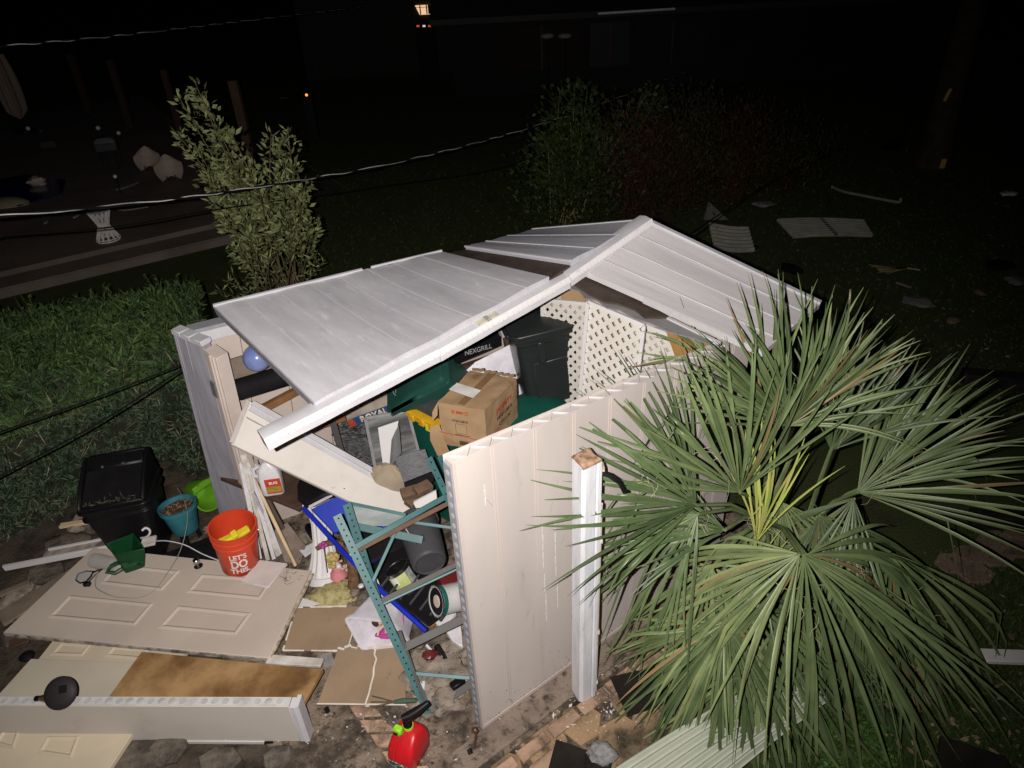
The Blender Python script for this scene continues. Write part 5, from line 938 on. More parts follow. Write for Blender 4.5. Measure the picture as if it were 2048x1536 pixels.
for i, (pts, m_, l_) in enumerate((([(855, 1246), (912, 1206), (918, 1214), (862, 1256)], mat('orange_bar', (.60, .24, .04), .5), 'orange plastic bar below the lying paint can'), ([(876, 1226), (900, 1212), (914, 1232), (888, 1262), (872, 1252)], WHITE, 'white paper block under the orange bar'), ([(892, 1268), (922, 1248), (926, 1300), (906, 1288)], PLAST, 'white plastic lid at the wall edge below the third rack beam'), ([(884, 1372), (930, 1352), (938, 1366), (890, 1392)], ROCKW, 'white trim piece under the lowest brace of the rack'), ([(780, 1270), (800, 1262), (812, 1284), (790, 1290)], ROCKW, 'white wedge beside the wastebasket rim'), ([(838, 1370), (852, 1366), (850, 1382), (840, 1384)], PLAST, 'little pale block beside the rack foot'))):
    tag(MB().prism([P(x, y, .10 if i < 3 else .03) for x, y in pts], (0, 0, .03)).build('debris_piece', m_, bev=.004), l_, 'debris')
tag(MB().box((0, 0, .0), (.09, .05, .035), TR(P(915, 1366, .09), 35)).build('black_block', BLK, bev=.006), 'small black block on the white trim piece by the rack foot', 'block')
tag(MB().ball(P(860, 1310, .10), (.05, .035, .03), 12, seed=11, amp=.4).build('red_ornament', mat('maroon', (.11, .018, .018), .35)), 'small maroon ornament on the rubble behind the rack post', 'ornament')
tag(MB().bar(P(852, 1290, .12), P(876, 1318, .06), .012, .02).build('white_stick', PLAST), 'short white stick beside the maroon ornament', 'stick')
tag(MB().bar(P(872, 1290, .1), P(892, 1322, .06), .04, .03).build('black_strap', BLK, bev=.008), 'black strap on the rubble behind the maroon ornament', 'strap')
for i, (x, y, r, l_) in enumerate(((830, 1330, .10, 'pale rubble stone touching the teal rack post'), (890, 1345, .15, 'largest pale rubble stone behind the lowest rack brace'), (918, 1285, .13, 'tan rubble stone against the wall edge'), (880, 1290, .10, 'dark wet rubble stone under the cart end'), (850, 1360, .11, 'flat rubble stone under the lowest brace'), (890, 1400, .10, 'tan rubble stone in front of the white trim piece'), (860, 1395, .08, 'small rubble stone right of the rack foot'), (600, 1080, .09, 'grey rubble stone behind the wooden stick'), (730, 1195, .07, 'flat stone between the figurine and the wastebasket'), (690, 1215, .06, 'small stone in front of the figurine base'))):
    tag(MB().ball(P(x, y, .0), (r * 1.2, r, r * .62), 30, TR((0, 0, 0), 70 * hash2(i + 3)), seed=i + 21, amp=.42).build('rubble', STONE if i not in (3, 8) else STONED, ang=60), l_, 'rubble', 'rubble in the shed front')
T = thing('hand_rake', 'three pronged hand rake with green handle lying on the cracked board edge', 'hand rake', P(780, 1405, .04)); MB().tube([P(788, 1404, .06), P(806, 1402, .065), P(832, 1401, .06)], [.011, .016, .012], 10).build('handle', mat('rake_green', (.06, .10, .07), .6), T)
for e_ in ((744, 1392), (742, 1404), (742, 1414)): MB().tube([P(788, 1404, .06), P(768, (1404 + e_[1]) / 2, .06), P(*e_, .045)], .005, 6).build('prong', mat('rake_iron', (.10, .075, .05), .7), T)
# gas can
c = P(818, 1512); T = thing('gas_can', 'red plastic fuel can with lime and black spout at the bottom edge', 'gas can', c); M = TR(c, -26) @ Matrix.Scale(.87, 4)
def gr(hx, y0, y1, z, r=.03): return [p for p in rrect(hx, (y1 - y0) / 2, r, z, M, dy=(y0 + y1) / 2)]
mb = MB(); mb.loft([gr(.085, -.10, .13, 0), gr(.09, -.105, .135, .01), gr(.092, -.105, .14, .10), gr(.09, -.085, .135, .16), gr(.084, -.05, .12, .205), gr(.074, -.005, .10, .235), gr(.055, .02, .08, .248, .02)]); bo = mb.build('body', RED, T, bev=.004, ang=50)
for x in (-.03, -.005): MB().tube([M @ V((x, -.1085, .105)), M @ V((x, -.09, .165)), M @ V((x, -.055, .21)), M @ V((x, -.012, .238))], .007, 8).build('ridge', RED, bo)
MB().box((-.0, -.1065, .045), (.15, .003, .075), M).build('label_plate', mat('can_label', (.50, .50, .48), .5, (.05, .12, .09), 18, .45, .5), T); MB().box((-.022, -.1086, .042), (.10, .002, .056), M).build('label_print', mat('label_dark', (.03, .085, .06), .5, (.35, .38, .36), 45, .55, .6), T)
n0 = V((0, .05, .25)); MB().lathe([(.034, 0), (.034, .018)], 20, M @ Matrix.Translation(n0)).build('collar', LIME, T); sp = MB(); sp.lathe([(.03, .016), (.03, .05), (.024, .06), (.024, .075)], 16, M @ Matrix.Translation(n0)); sp.tube([M @ (n0 + V(p)) for p in ((.0, 0, .07), (-.01, -.01, .10), (.03, .02, .11))], .022, 10); sp.build('valve', BLK, T)
MB().tube([M @ (n0 + V(p)) for p in ((-.02, -.02, .10), (.02, .02, .105), (.055, .055, .125), (.085, .09, .145), (.10, .11, .155))], [.02, .027, .024, .018, .016], 12).build('nozzle', BLK, T); MB().box((-.012, -.030, .325), (.058, .045, .06), M @ Matrix.Rotation(0, 4, 'X')).build('lime_button', LIME, T, bev=.008); MB().box((-.018, -.054, .316), (.026, .006, .022), M).build('button_slot', BLK, T)
for i, (x, y, l_) in enumerate(((652, 1422, 'small black cap on the concrete by the foam panel end'), (938, 1505, 'tiny black plug on the concrete beside the eye bolt'))): tag(MB().tube([P(x, y - 7, .03), P(x + 4, y + 3, .02)], .014, 8).build('plug', BLK), l_, 'plug')
r_ = nrand(0, 12); n = 230; xs = np.concatenate([r_.normal(800, 110, 130), r_.normal(1190, 45, 100)]); ys = np.concatenate([r_.normal(1440, 60, 130), r_.normal(1420, 35, 100)])
leaves('paint_flakes', mat('flake', (.55, .52, .48), .7), np.array([P(x, y, .012) for x, y in zip(xs, ys)]), r_.normal(size=(n, 3)) * (1, 1, .1), np.tile([0, 0, 1.0], (n, 1)), r_.gamma(1.1, .009, n) + .003, r_.gamma(1.5, .004, n) + .002, bend=0)['kind'] = 'stuff'

# ------------------------------------------------------------------ right side: shingles, corrugated sheet, timbers
o, n = quad([P(1220, 1353, .05), P(1330, 1328, .05), P(1382, 1392, .08), P(1255, 1432, .04)], .012, 'roof_shingle', SHING); tag(o, 'black roof shingle lying on the paving beside the white post', 'shingle', 'torn black shingles')
o, n = quad([P(1112, 1478, .08), P(1225, 1518, .07), P(1210, 1600, .05), P(1080, 1600, .05)], .02, 'roof_shingle', SHING); tag(o, 'black shingle at the bottom edge with a grey stone on it', 'shingle', 'torn black shingles')
mb = MB(); 
for x in (1172, 1202): mb.bar(P(x, 1505, .074), P(x - 4, 1580, .06), .008, .006)
mb.build('tab_slot', BLKM, o)
o, n = quad([P(1880, 1470, .06), P(2010, 1512, .05), P(2070, 1600, .04), P(1868, 1600, .05)], .02, 'roof_shingle', SHING); tag(o, 'black shingle on the grass at the bottom right edge', 'shingle', 'torn black shingles')
tag(MB().ball(P(1203, 1508, .10), (.075, .055, .05), 16, seed=31, amp=.3).build('grey_stone', mat('grey_stone', (.27, .265, .265), .9, (.16, .16, .16), 40, bump=.8, bs=120)), 'grey rough stone on the bottom black shingle', 'stone')
tag(MB().ball(P(1365, 1352, .06), (.06, .04, .03), 12, seed=32, amp=.4).build('grey_stone', mat('grey_stone', (.3, .3, .3))), 'small grey stone at the far edge of the shingle beside the post', 'stone')
mb = MB(); mb.uv = []; patch(mb, P(1222, 1540, .06), P(1360, 1640, .06), P(1660, 1400, .22), P(1570, 1340, .26), 64, 10, .004, h=lambda s, t: .018 * math.sin(s * 50) + .05 * math.sin(t * 3)); tag(mb.build('corrugated_sheet', mat('greenish_white_sheet', (.44, .46, .38), .45, (.37, .39, .32), 3)), 'pale corrugated roof sheet lying under the palm fronds', 'roof sheet', 'corrugated roof sheets')
tag(MB().bar(P(1965, 1312, .03), P(2080, 1316, .03), .09, .03).build('white_board', WHITE, bev=.003), 'white board end on the dark grass at the right edge', 'board')
tim = [((1925, 752, .06), (2120, 770, .06), .16, 'upper dark timber lying on the grass at the right edge'), ((1940, 1036, .05), (2120, 1044, .05), .12, 'lower dark timber beside the broken paver path'), ((1560, 612, .02), (1740, 650, .02), .10, 'dark timber on the grass behind the right roof eave')]
for a, b, wd, l_ in tim: tag(MB().bar(P(*a), P(*b), wd, .12).build('timber', mat('black_timber', (.012, .010, .009), .8, (.022, .018, .015), 6), bev=.01), l_, 'timber', 'dark timbers on the lawn')
pth = MB()
for i, (x, y) in enumerate(((2040, 1070), (1985, 1085), (1940, 1110), (1905, 1130), (1990, 1120), (1950, 1150), (2030, 1100), (1870, 1340), (1840, 1330))):
    c = P(x, y, -.05); pth.prism([c + V((.13 * (.8 + .4 * hash2(k + i)) * math.cos(1.047 * k + i), .10 * (.8 + .4 * hash2(k * 3 + i)) * math.sin(1.047 * k + i), 0)) for k in range(6)], (0, 0, .025 + .004 * hash2(i)))
struct(pth.build('stepping_path', BRICKD, bev=.006))

# ------------------------------------------------------------------ the fan palm
pb0 = P(1535, 1255); T = thing('fan_palm', 'big clumping fan palm with long green fronds beside the shed wall', 'palm', pb0)
hearts = [pb0 + V((-.05, 0, .55)), pb0 + V((.15, .12, .75)), pb0 + V((-.1, .15, .8)), pb0 + V((.02, -.25, .45))]
mb = MB()
for hh in hearts: mb.tube([V((hh.x * .6 + pb0.x * .4, hh.y * .6 + pb0.y * .4, -.05)), hh.lerp(pb0, .5) + UZ * 0, hh], [.085, .075, .05], 12)
mb.build('trunk', PTRUNK, T)
def frond(hub, tip, spread, ns, droop, mt, seed, cup=.10, wmx=.028, lbl=None, root=None, split=.30):
    hub, tip = PY(*hub), PY(*tip); L = (tip - hub).length; a = (tip - hub).normalized(); r = random.Random(seed)
    n = (V((0, 0, HC)) - hub).normalized() * .8 + UZ * .5 + V((r.uniform(-.25, .25), 0, r.uniform(-.2, .2))); sd = a.cross(n).normalized(); n = sd.cross(a).normalized()
    mb = MB(); dth = R_(spread) / max(ns - 1, 1)
    for i in range(ns):
        th = R_(spread) * (i / max(ns - 1, 1) - .5) + r.gauss(0, .030) + .05 * math.sin(i * 1.1 + seed); ln = L * (.66 + .38 * math.cos(th * .9)) * r.uniform(.80, 1.12); d = a * math.cos(th) + sd * math.sin(th) * -1
        dr = droop * r.uniform(.4, 1.9); lift = n * r.gauss(0, .05); brk = r.random() < .12; bq = r.uniform(.45, .75); side = sd * math.cos(th) + a * math.sin(th); kk = r.gauss(0, .09)
        K = 9; c = []; W = []
        for k in range(K + 1):
            q = k / K; p = hub + d * ln * q + n * (cup * math.sin(q * 2.2) * L * (1 - abs(th) * .35)) - UZ * (dr * ln * q ** 2.4) + lift * q + side * kk * q * q
            if brk and q > bq: p = p - UZ * (q - bq) * ln * 1.1 - d * (q - bq) * ln * .5
            c.append(p); ww = min(ln * q * abs(dth) * .80 + .003, wmx) * (1 if q < .45 else max(.06, (1 - (q - .45) / .55) ** .8)); W.append(ww)
        vs = []; 
        for k in range(K + 1):
            vd = n * .55; vs += [c[k] + side * W[k] * .5, c[k] - vd * W[k] * .42, c[k] - side * W[k] * .5]
        fs = []
        for k in range(K): o = 3 * k; fs += [(o, o + 1, o + 4, o + 3), (o + 1, o + 2, o + 5, o + 4)]
        mb.add(vs, fs)
    o = mb.build('frond', mt, T, smooth=None)
    o.data.polygons.foreach_set('use_smooth', [True] * len(o.data.polygons))
    rt = root if root else min(hearts, key=lambda h: (h - hub).length); md = rt.lerp(hub, .55) + UZ * .06
    MB().tube([rt, md, hub, hub + a * .05], [.016, .012, .010, .004], 8).build('petiole', mt, o)
    fb = MB()
    for k in range(7):
        p = hub + a * L * r.uniform(.1, .45) + sd * r.uniform(-.1, .1) + n * .03; pts = [p]; d = V((r.gauss(0, 1), r.gauss(0, 1), r.gauss(0, 1))).normalized()
        for j in range(5): d = (d + V((r.gauss(0, .5), r.gauss(0, .5), r.gauss(0, .5) - .2))).normalized(); pts.append(pts[-1] + d * .03)
        fb.tube(pts, .0011, 3)
    f_ = fb.build('fibre', mat('palm_fibre', (.42, .40, .24), .7), o); f_['kind'] = 'stuff'
    if lbl: o['label'] = lbl
    return o
FR = [((1392, 1010, 2.76), (1105, 850, 2.82), 118, 30, .05), ((1396, 1028, 2.74), (1205, 1205, 2.72), 92, 24, .12), ((1480, 985, 2.82), (1380, 700, 2.95), 118, 30, .03), ((1575, 852, 3.02), (1560, 575, 3.08), 120, 32, .04), ((1578, 852, 3.03), (1790, 700, 3.15), 70, 18, .05),
      ((1662, 900, 3.18), (1800, 650, 3.35), 80, 20, .05), ((1715, 985, 2.92), (2055, 850, 2.98), 105, 30, .05), ((1708, 998, 2.9), (1560, 1260, 2.66), 95, 24, .30), ((1600, 1108, 2.42), (1345, 1270, 2.46), 100, 22, .22), ((1608, 1112, 2.42), (1650, 1480, 2.18), 120, 30, .30), ((1612, 1110, 2.44), (1880, 1230, 2.42), 80, 13, .42),
      ((1450, 1245, 2.42), (1300, 1400, 2.34), 90, 22, .14), ((1456, 1248, 2.38), (1430, 1520, 2.14), 90, 24, .2), ((1780, 1105, 2.8), (1900, 1390, 2.6), 80, 20, .36), ((1735, 1150, 2.7), (1765, 1450, 2.46), 95, 24, .32), ((1600, 1190, 2.6), (1660, 1490, 2.38), 100, 24, .3),
      ((1440, 735, 3.35), (1285, 690, 3.38), 70, 14, .08), ((1425, 1135, 2.6), (1375, 1345, 2.45), 90, 20, .2), ((1565, 1005, 3.0), (1590, 1260, 2.8), 110, 22, .3), 
      ((1540, 830, 3.1), (1430, 610, 3.2), 80, 16, .03), ((1640, 1030, 2.9), (1720, 1290, 2.6), 110, 24, .34), ((1480, 1180, 2.55), (1500, 1420, 2.35), 110, 22, .28), ((1590, 1330, 2.4), (1530, 1570, 2.2), 110, 26, .25), ((1700, 1300, 2.45), (1740, 1530, 2.3), 80, 20, .35),
      ((1520, 1300, 2.35), (1450, 1540, 2.15), 80, 20, .25), ((1450, 1060, 2.75), (1240, 1030, 2.8), 80, 18, .12), ((1640, 800, 3.15), (1720, 600, 3.25), 70, 18, .04), ((1760, 960, 3.05), (1990, 760, 3.15), 70, 18, .05), ((1540, 1130, 2.6), (1420, 1230, 2.5), 70, 18, .2)]
for i, (h_, t_, sp_, ns_, dr_) in enumerate(FR): frond(h_, t_, sp_, int(ns_ * 1.3), dr_, PALM, 100 + i)
frond((1512, 1085, 2.8), (1562, 868, 2.92), 34, 16, 0, PALMY, 141, cup=.02, lbl='young yellow frond still folded'); frond((1520, 1160, 2.7), (1512, 1060, 2.78), 40, 9, 0, PALMY, 142, cup=.02, lbl='yellow young frond stem at the heart')
frond((1800, 1318, 2.5), (1900, 1490, 2.4), 46, 18, .3, PALMD, 143, lbl='dry brown hanging frond'); frond((1500, 1180, 2.75), (1350, 1160, 2.85), 60, 12, .3, PALMD, 144, lbl='dry brown frond against the wall')

# ------------------------------------------------------------------ hedge at the left, grass, shrubs
r_ = nrand(0, 21)
def htop(x): return 632 - .17 * x if x < 372 else 569 + (x - 372) * 3
def hbot(x): return 1085 - .50 * max(x, 0) if x < 330 else 920 + (x - 330) * .5
def hz(f): return .95 * (math.sin(min(f / .16, 1) * 1.57) * .18 + .82 if f < .38 else max(0, 1 - ((f - .38) / .62) ** 1.5))
T = thing('hedge', 'wild overgrown green hedge left of the shed', 'hedge', P(120, 850))
gx = np.linspace(-260, 405, 30); gf = np.linspace(0, 1, 14); mb = MB(); vs = []
for f in gf:
    for x in gx: y0 = htop(min(x, 372)); y1 = hbot(x); vs.append(P(x, y0 + (y1 - y0) * f, max(hz(f) - .07, -.045)))
W = len(gx); far = [V((v.x, v.y, -.05)) for v in vs[:W]]; right = [V((vs[k * W + W - 1].x, vs[k * W + W - 1].y, -.05)) for k in range(14)]
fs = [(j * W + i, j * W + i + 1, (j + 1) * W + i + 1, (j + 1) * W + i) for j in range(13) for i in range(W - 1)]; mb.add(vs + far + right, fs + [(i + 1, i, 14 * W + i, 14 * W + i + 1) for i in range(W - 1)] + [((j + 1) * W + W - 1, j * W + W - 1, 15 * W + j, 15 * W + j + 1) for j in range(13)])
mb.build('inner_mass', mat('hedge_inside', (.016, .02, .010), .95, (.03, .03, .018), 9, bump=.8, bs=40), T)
def hp(n, f0, f1, dep):
    out = []
    while len(out) < n:
        x = r_.uniform(-260, 398); f = r_.uniform(f0, f1); y0 = htop(min(x, 372)); y1 = hbot(x); nz_ = .14 * mn.noise(V((x * .022, f * 9, 3))) + .10 * mn.noise(V((x * .06, f * 22, 1)))
        out.append(P(x, y0 + (y1 - y0) * f, hz(f) + nz_ - abs(r_.normal(0, dep))))
    return np.array([tuple(p) for p in out])
n = 26000; C = hp(n, 0, .55, .07); leaves('leaf', HEDGE, C, r_.normal(size=(n, 3)) + (0.1, -.15, .45), r_.normal(size=(n, 3)) + (0, -1, .5), r_.gamma(3, .018, n) + .025, r_.uniform(.012, .030, n), T)['kind'] = 'stuff'
n = 15000; C = hp(n, .30, 1.0, .03); leaves('low_leaf', HEDGED, C, r_.normal(size=(n, 3)) + (0, -.4, .2), r_.normal(size=(n, 3)) + (0, -.8, .8), r_.uniform(.03, .085, n), r_.uniform(.008, .022, n), T)['kind'] = 'stuff'
n = 900; C = hp(n, .35, 1.0, .02); leaves('dry_stalk', mat('dry_stalk', (.20, .155, .10), .8, isl=.6), C, r_.normal(size=(n, 3)) + (0, -.2, .3), r_.normal(size=(n, 3)), r_.uniform(.05, .22, n), r_.uniform(.004, .008, n), T, bend=.1)['kind'] = 'stuff'
Cs, Ds = [], []
for k in range(60):
    x = -40 + 415 * hash2(k * 1.7) ; f = .02 + .4 * hash2(k * 2.9) ** 2; y = htop(x) + (hbot(x) - htop(x)) * f; b = P(x, y, hz(f) - .05); d = V((.06 * (hash2(k + .3) - .5), 0, .12 + .14 * hash2(k + .7)))
    pts = [b, b + d * .5, b + d + V((.03 * (hash2(k) - .5), -.02, 0))]; MB().tube(pts, [.004, .003, .0015], 4).build('shoot', HEDGE, T)
    for j in range(14): Cs.append(tuple(pts[0].lerp(pts[2], .15 + .06 * j))); Ds.append((hash2(j + k * 3) - .5, hash2(j * 3 + k) - .5, .35))
n = len(Cs); leaves('shoot_leaf', HEDGE, Cs, Ds, r_.normal(size=(n, 3)) + (0, -.6, .5), r_.uniform(.03, .06, n), r_.uniform(.012, .022, n), T)['kind'] = 'stuff'
# grass and fallen leaves at the right, tufts on the lawn
def scatter(poly_px, n, z=-.05):
    out = []; xs = [p[0] for p in poly_px]; ys = [p[1] for p in poly_px]
    def inside(x, y):
        c = False; j = len(poly_px) - 1
        for i in range(len(poly_px)):
            if (poly_px[i][1] > y) != (poly_px[j][1] > y) and x < (poly_px[j][0] - poly_px[i][0]) * (y - poly_px[i][1]) / (poly_px[j][1] - poly_px[i][1]) + poly_px[i][0]: c = not c
            j = i
        return c
    while len(out) < n:
        x, y = r_.uniform(min(xs), max(xs)), r_.uniform(min(ys), max(ys))
        if inside(x, y): out.append(tuple(P(x, y, z)))
    return np.array(out)
RG = [(1640, 1400), (1750, 1290), (1860, 1130), (1960, 1040), (2160, 1030), (2160, 1640), (1560, 1640)]
n = 22000; C = scatter(RG, n); leaves('grass', GRASSM, C, r_.normal(size=(n, 3)) * (.7, .7, .2) + (0, 0, .8), r_.normal(size=(n, 3)) + (0, -1, 0), r_.uniform(.02, .07, n), r_.uniform(.004, .009, n))['kind'] = 'stuff'
n = 900; C = scatter([(1640, 1440), (1760, 1400), (1790, 1536), (1640, 1640)], n); leaves('clover', mat('clover_leaf', (.038, .080, .016), .5, isl=.5), C + (0, 0, .04), r_.normal(size=(n, 3)) * (1, 1, .3), r_.normal(size=(n, 3)) * .3 + (0, 0, 1), r_.uniform(.02, .05, n), r_.uniform(.012, .028, n))['kind'] = 'stuff'
n = 700; C = np.concatenate([scatter([(1700, 1150), (2080, 1050), (2080, 1536), (1700, 1536)], 350), scatter([(1660, 560), (2080, 560), (2080, 900), (1850, 760)], 230), scatter([(1100, 420), (1500, 520), (1560, 560), (2048, 560), (2048, 330), (1500, 330)], 120)])
leaves('leaf_litter', DEADL, C + (0, 0, .03), r_.normal(size=(n, 3)) * (1, 1, .15), r_.normal(size=(n, 3)) * .4 + (0, 0, 1), r_.uniform(.02, .06, n), r_.uniform(.008, .03, n))['kind'] = 'stuff'
n = 9000; C = scatter([(400, 470), (640, 560), (1000, 470), (1280, 430), (1300, 330), (700, 330), (420, 400)], 4000); C = np.concatenate([C, scatter([(1300, 440), (1650, 600), (1900, 760), (2100, 900), (2100, 330), (1300, 330)], 5000)])
leaves('lawn_tuft', mat('lawn_tuft', (.045, .066, .019), .8, isl=.6), C, r_.normal(size=(n, 3)) * (.8, .8, .2) + (0, 0, .7), r_.normal(size=(n, 3)) + (0, -1, 0), r_.uniform(.03, .08, n), r_.uniform(.006, .014, n), bend=.2)['kind'] = 'stuff'
def shrub(name, label, base, tips, nl, mt, ll, lw, group=None, stems=True, spread=.16, start=.45, up=.6, sm=STEM, cat='shrub', seed=1, sr=.008):
    r = nrand(0, seed); T = thing(name, label, cat, base, group); Cs, Ds = [], []
    for k, tp in enumerate(tips):
        b = base + V((r.normal(0, .12), r.normal(0, .10), 0)); md = b.lerp(tp, .5) + V((r.normal(0, .08), r.normal(0, .08), .10)); K = 10
        pts = [b * (1 - t) ** 2 + md * 2 * t * (1 - t) + tp * t * t for t in np.linspace(0, 1, K + 1)]
        if stems: MB().tube(pts, [sr * (1.15 - t) + .0015 for t in np.linspace(0, 1, K + 1)], 5).build('stem', sm, T)
        m_ = int(nl / len(tips))
        for _ in range(m_):
            t = start + (1 - start) * r.uniform() ** .85; q = min(int(t * K), K - 1); p = pts[q].lerp(pts[q + 1], t * K - q); ax = (pts[q + 1] - pts[q]).normalized()
            w_ = spread * (1.15 - t); o = V((r.normal(0, w_), r.normal(0, w_), r.normal(0, w_ * .8))); Cs.append(tuple(p + o)); d = ax * up + o.normalized() * .7 + V((-.25, 0, 0)); Ds.append(tuple(d))
    if nl:
        n = len(Cs); lv = leaves('foliage', mt, Cs, np.array(Ds) + r.normal(0, .25, (n, 3)), r.normal(size=(n, 3)) + (0, -.7, .5), ll * (.3 + 1.3 * r.beta(2, 2, n)), lw * (.4 + 1.1 * r.beta(2, 2, n)), T); lv['kind'] = 'stuff'
    return T
tips = [PY(x, y, d) for x, y, d in ((388, 160, 6.8), (402, 190, 6.9), (356, 190, 6.8), (355, 268, 6.7), (430, 262, 6.9), (452, 246, 7.0), (395, 300, 6.7), (410, 350, 6.7), (440, 330, 6.8), (470, 330, 7.0), (500, 340, 6.9), (542, 268, 7.1), (560, 285, 7.1), (575, 258, 7.2), (590, 330, 7.1), (615, 360, 7.0), (560, 350, 6.9), (520, 390, 6.7), (470, 410, 6.7), (440, 430, 6.6), (420, 400, 6.7), (600, 410, 6.9), (630, 440, 6.9), (560, 440, 6.7), (500, 470, 6.6), (470, 500, 6.6))]
shrub('tall_shrub', 'tall leaning shrub with pale green leaves behind the left roof slope', P(590, 610), tips, 3000, LEAF, .072, .031, seed=31, start=.55, spread=.14)
rd = [PY(x, y, 6.3) for x, y in ((462, 540), (478, 500), (500, 520), (485, 560), (515, 500), (540, 515), (555, 490), (600, 470), (635, 500), (650, 520), (620, 480), (585, 500), (445, 560), (430, 580))]
shrub('reed_clump', 'thin dry reedy stems at the foot of the tall shrub', P(575, 615) + V((0, -.3, 0)), rd, 260, LEAF, .08, .016, seed=33, start=.3, spread=.05, sm=mat('reed_stem', (.24, .19, .11), .8), cat='reeds', sr=.009)
tips = [PY(x, y, d) for x, y, d in ((1120, 180, 10.6), (1150, 172, 10.7), (1175, 178, 10.7), (1105, 240, 10.5), (1095, 270, 10.4), (1140, 240, 10.6), (1180, 235, 10.7), (1210, 260, 10.8), (1120, 300, 10.5), (1160, 320, 10.5), (1110, 350, 10.4), (1190, 330, 10.7), (1300, 180, 11.2), (1318, 195, 11.2), (1140, 380, 10.4))]
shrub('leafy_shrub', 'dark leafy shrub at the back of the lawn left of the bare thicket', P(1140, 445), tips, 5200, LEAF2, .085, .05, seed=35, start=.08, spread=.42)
for i, (x0, x1, yb, yt, d, l_) in enumerate(((1210, 1330, 425, 180, 10.9, 'reddish bare stemmed shrub right behind the shed ridge'), (1300, 1430, 400, 150, 11.6, 'tall bare stemmed shrub in the middle of the dark thicket'), (1400, 1540, 385, 190, 12.2, 'bare stemmed shrub at the right of the dark thicket'), (1520, 1640, 370, 230, 13.0, 'sparse bare shrub at the far right end of the thicket'))):
    tips = [PY(r_.uniform(x0, x1), yt + r_.uniform(0, 150), d + r_.normal(0, .3)) for _ in range(34)]; b = P((x0 + x1) / 2, yb + 14)
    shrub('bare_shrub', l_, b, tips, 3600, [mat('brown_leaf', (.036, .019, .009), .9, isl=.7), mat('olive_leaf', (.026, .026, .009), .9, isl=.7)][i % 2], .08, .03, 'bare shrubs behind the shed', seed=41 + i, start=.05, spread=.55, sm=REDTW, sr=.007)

# ------------------------------------------------------------------ wires overhead
def cable_pts(L, n=40):
    P3 = [PY(x, y, d) for x, y, d in L]; out = []
    for i in range(len(P3) - 1):
        p0, p1, p2, p3 = P3[max(i - 1, 0)], P3[i], P3[i + 1], P3[min(i + 2, len(P3) - 1)]
        for k in range(n): t = k / n; out.append(.5 * ((2 * p1) + (p2 - p0) * t + (2 * p0 - 5 * p1 + 4 * p2 - p3) * t * t + (3 * p1 - p0 - 3 * p2 + p3) * t ** 3))
    out.append(P3[-1]); return out
def twisted(L, label, r=.0062, pitch=.55, ph=0):
    pts = cable_pts(L); T = thing('service_cable', label, 'cable', pts[len(pts) // 2], 'twisted service cables'); s = 0; A, B = [], []
    for i, p in enumerate(pts):
        d = (pts[min(i + 1, len(pts) - 1)] - pts[max(i - 1, 0)]).normalized(); a = d.cross(UZ).normalized(); b = d.cross(a)
        if i: s += (p - pts[i - 1]).length
        an = 6.283 * s / pitch + ph + 1.1 * math.sin(s * 1.9) + .7 * math.sin(s * 4.3 + 1); o = (a * math.cos(an) + b * math.sin(an)) * r; A.append(p + o); B.append(p - o)
    # resample so the helix stays smooth
    MB().tube(A, r * .62, 6).build('bare_strand', BAREW, T); MB().tube(B, r * 1.15, 6).build('black_strand', CABLE, T)
def dens(L, k): return L
twisted([(-700, 488, 3.3), (-60, 437, 4.1), (0, 432, 4.2), (160, 418, 4.6), (310, 402, 5.0), (430, 387, 5.4), (620, 357, 6.3), (780, 328, 7.2), (960, 284, 8.6), (1090, 246, 10.0), (1210, 205, 11.6), (1330, 160, 14.0), (1400, 134, 16)], 'twisted bright and black service cable sagging across the yard to the dark shrubs')
twisted([(-700, 158, 4.2), (-60, 99, 6.0), (0, 93, 6.3), (230, 72, 8.0), (420, 50, 10.5), (590, 30, 13.5), (740, 12, 18), (860, -4, 24)], 'thin twisted service cable crossing the upper left corner', r=.006, pitch=.6)
def plain(L, r, label):
    tag(MB().tube(cable_pts(L, 14), r, 6).build('black_cable', CABLE), label, 'cable')
plain([(-700, 560, 3.2), (-60, 480, 4.3), (0, 471, 4.5), (240, 452, 5.4), (460, 415, 6.6), (760, 372, 8.4), (1050, 320, 10.0), (1300, 200, 12.5), (1400, 150, 14)], .006, 'thin black cable running just below the bright twisted cable')
plain([(-600, 1090, 2.9), (-60, 886, 3.3), (0, 864, 3.4), (180, 800, 3.7), (366, 728, 4.05)], .006, 'upper black wire running from the left edge to the shed corner')
plain([(-600, 1300, 2.7), (-60, 985, 3.2), (0, 952, 3.3), (190, 850, 3.6), (366, 738, 4.05)], .006, 'lower black wire running from the left edge to the shed corner')
plain([(1376, 472, 5.6), (1440, 428, 7), (1500, 390, 8.5), (1560, 355, 10), (1700, 290, 13)], .006, 'black wire rising from behind the shed roof toward the thicket')
plain([(1990, 590, 5.8), (2048, 650, 5.2), (2120, 660, 5)], .010, 'black cable lying in the grass at the right edge') if False else None

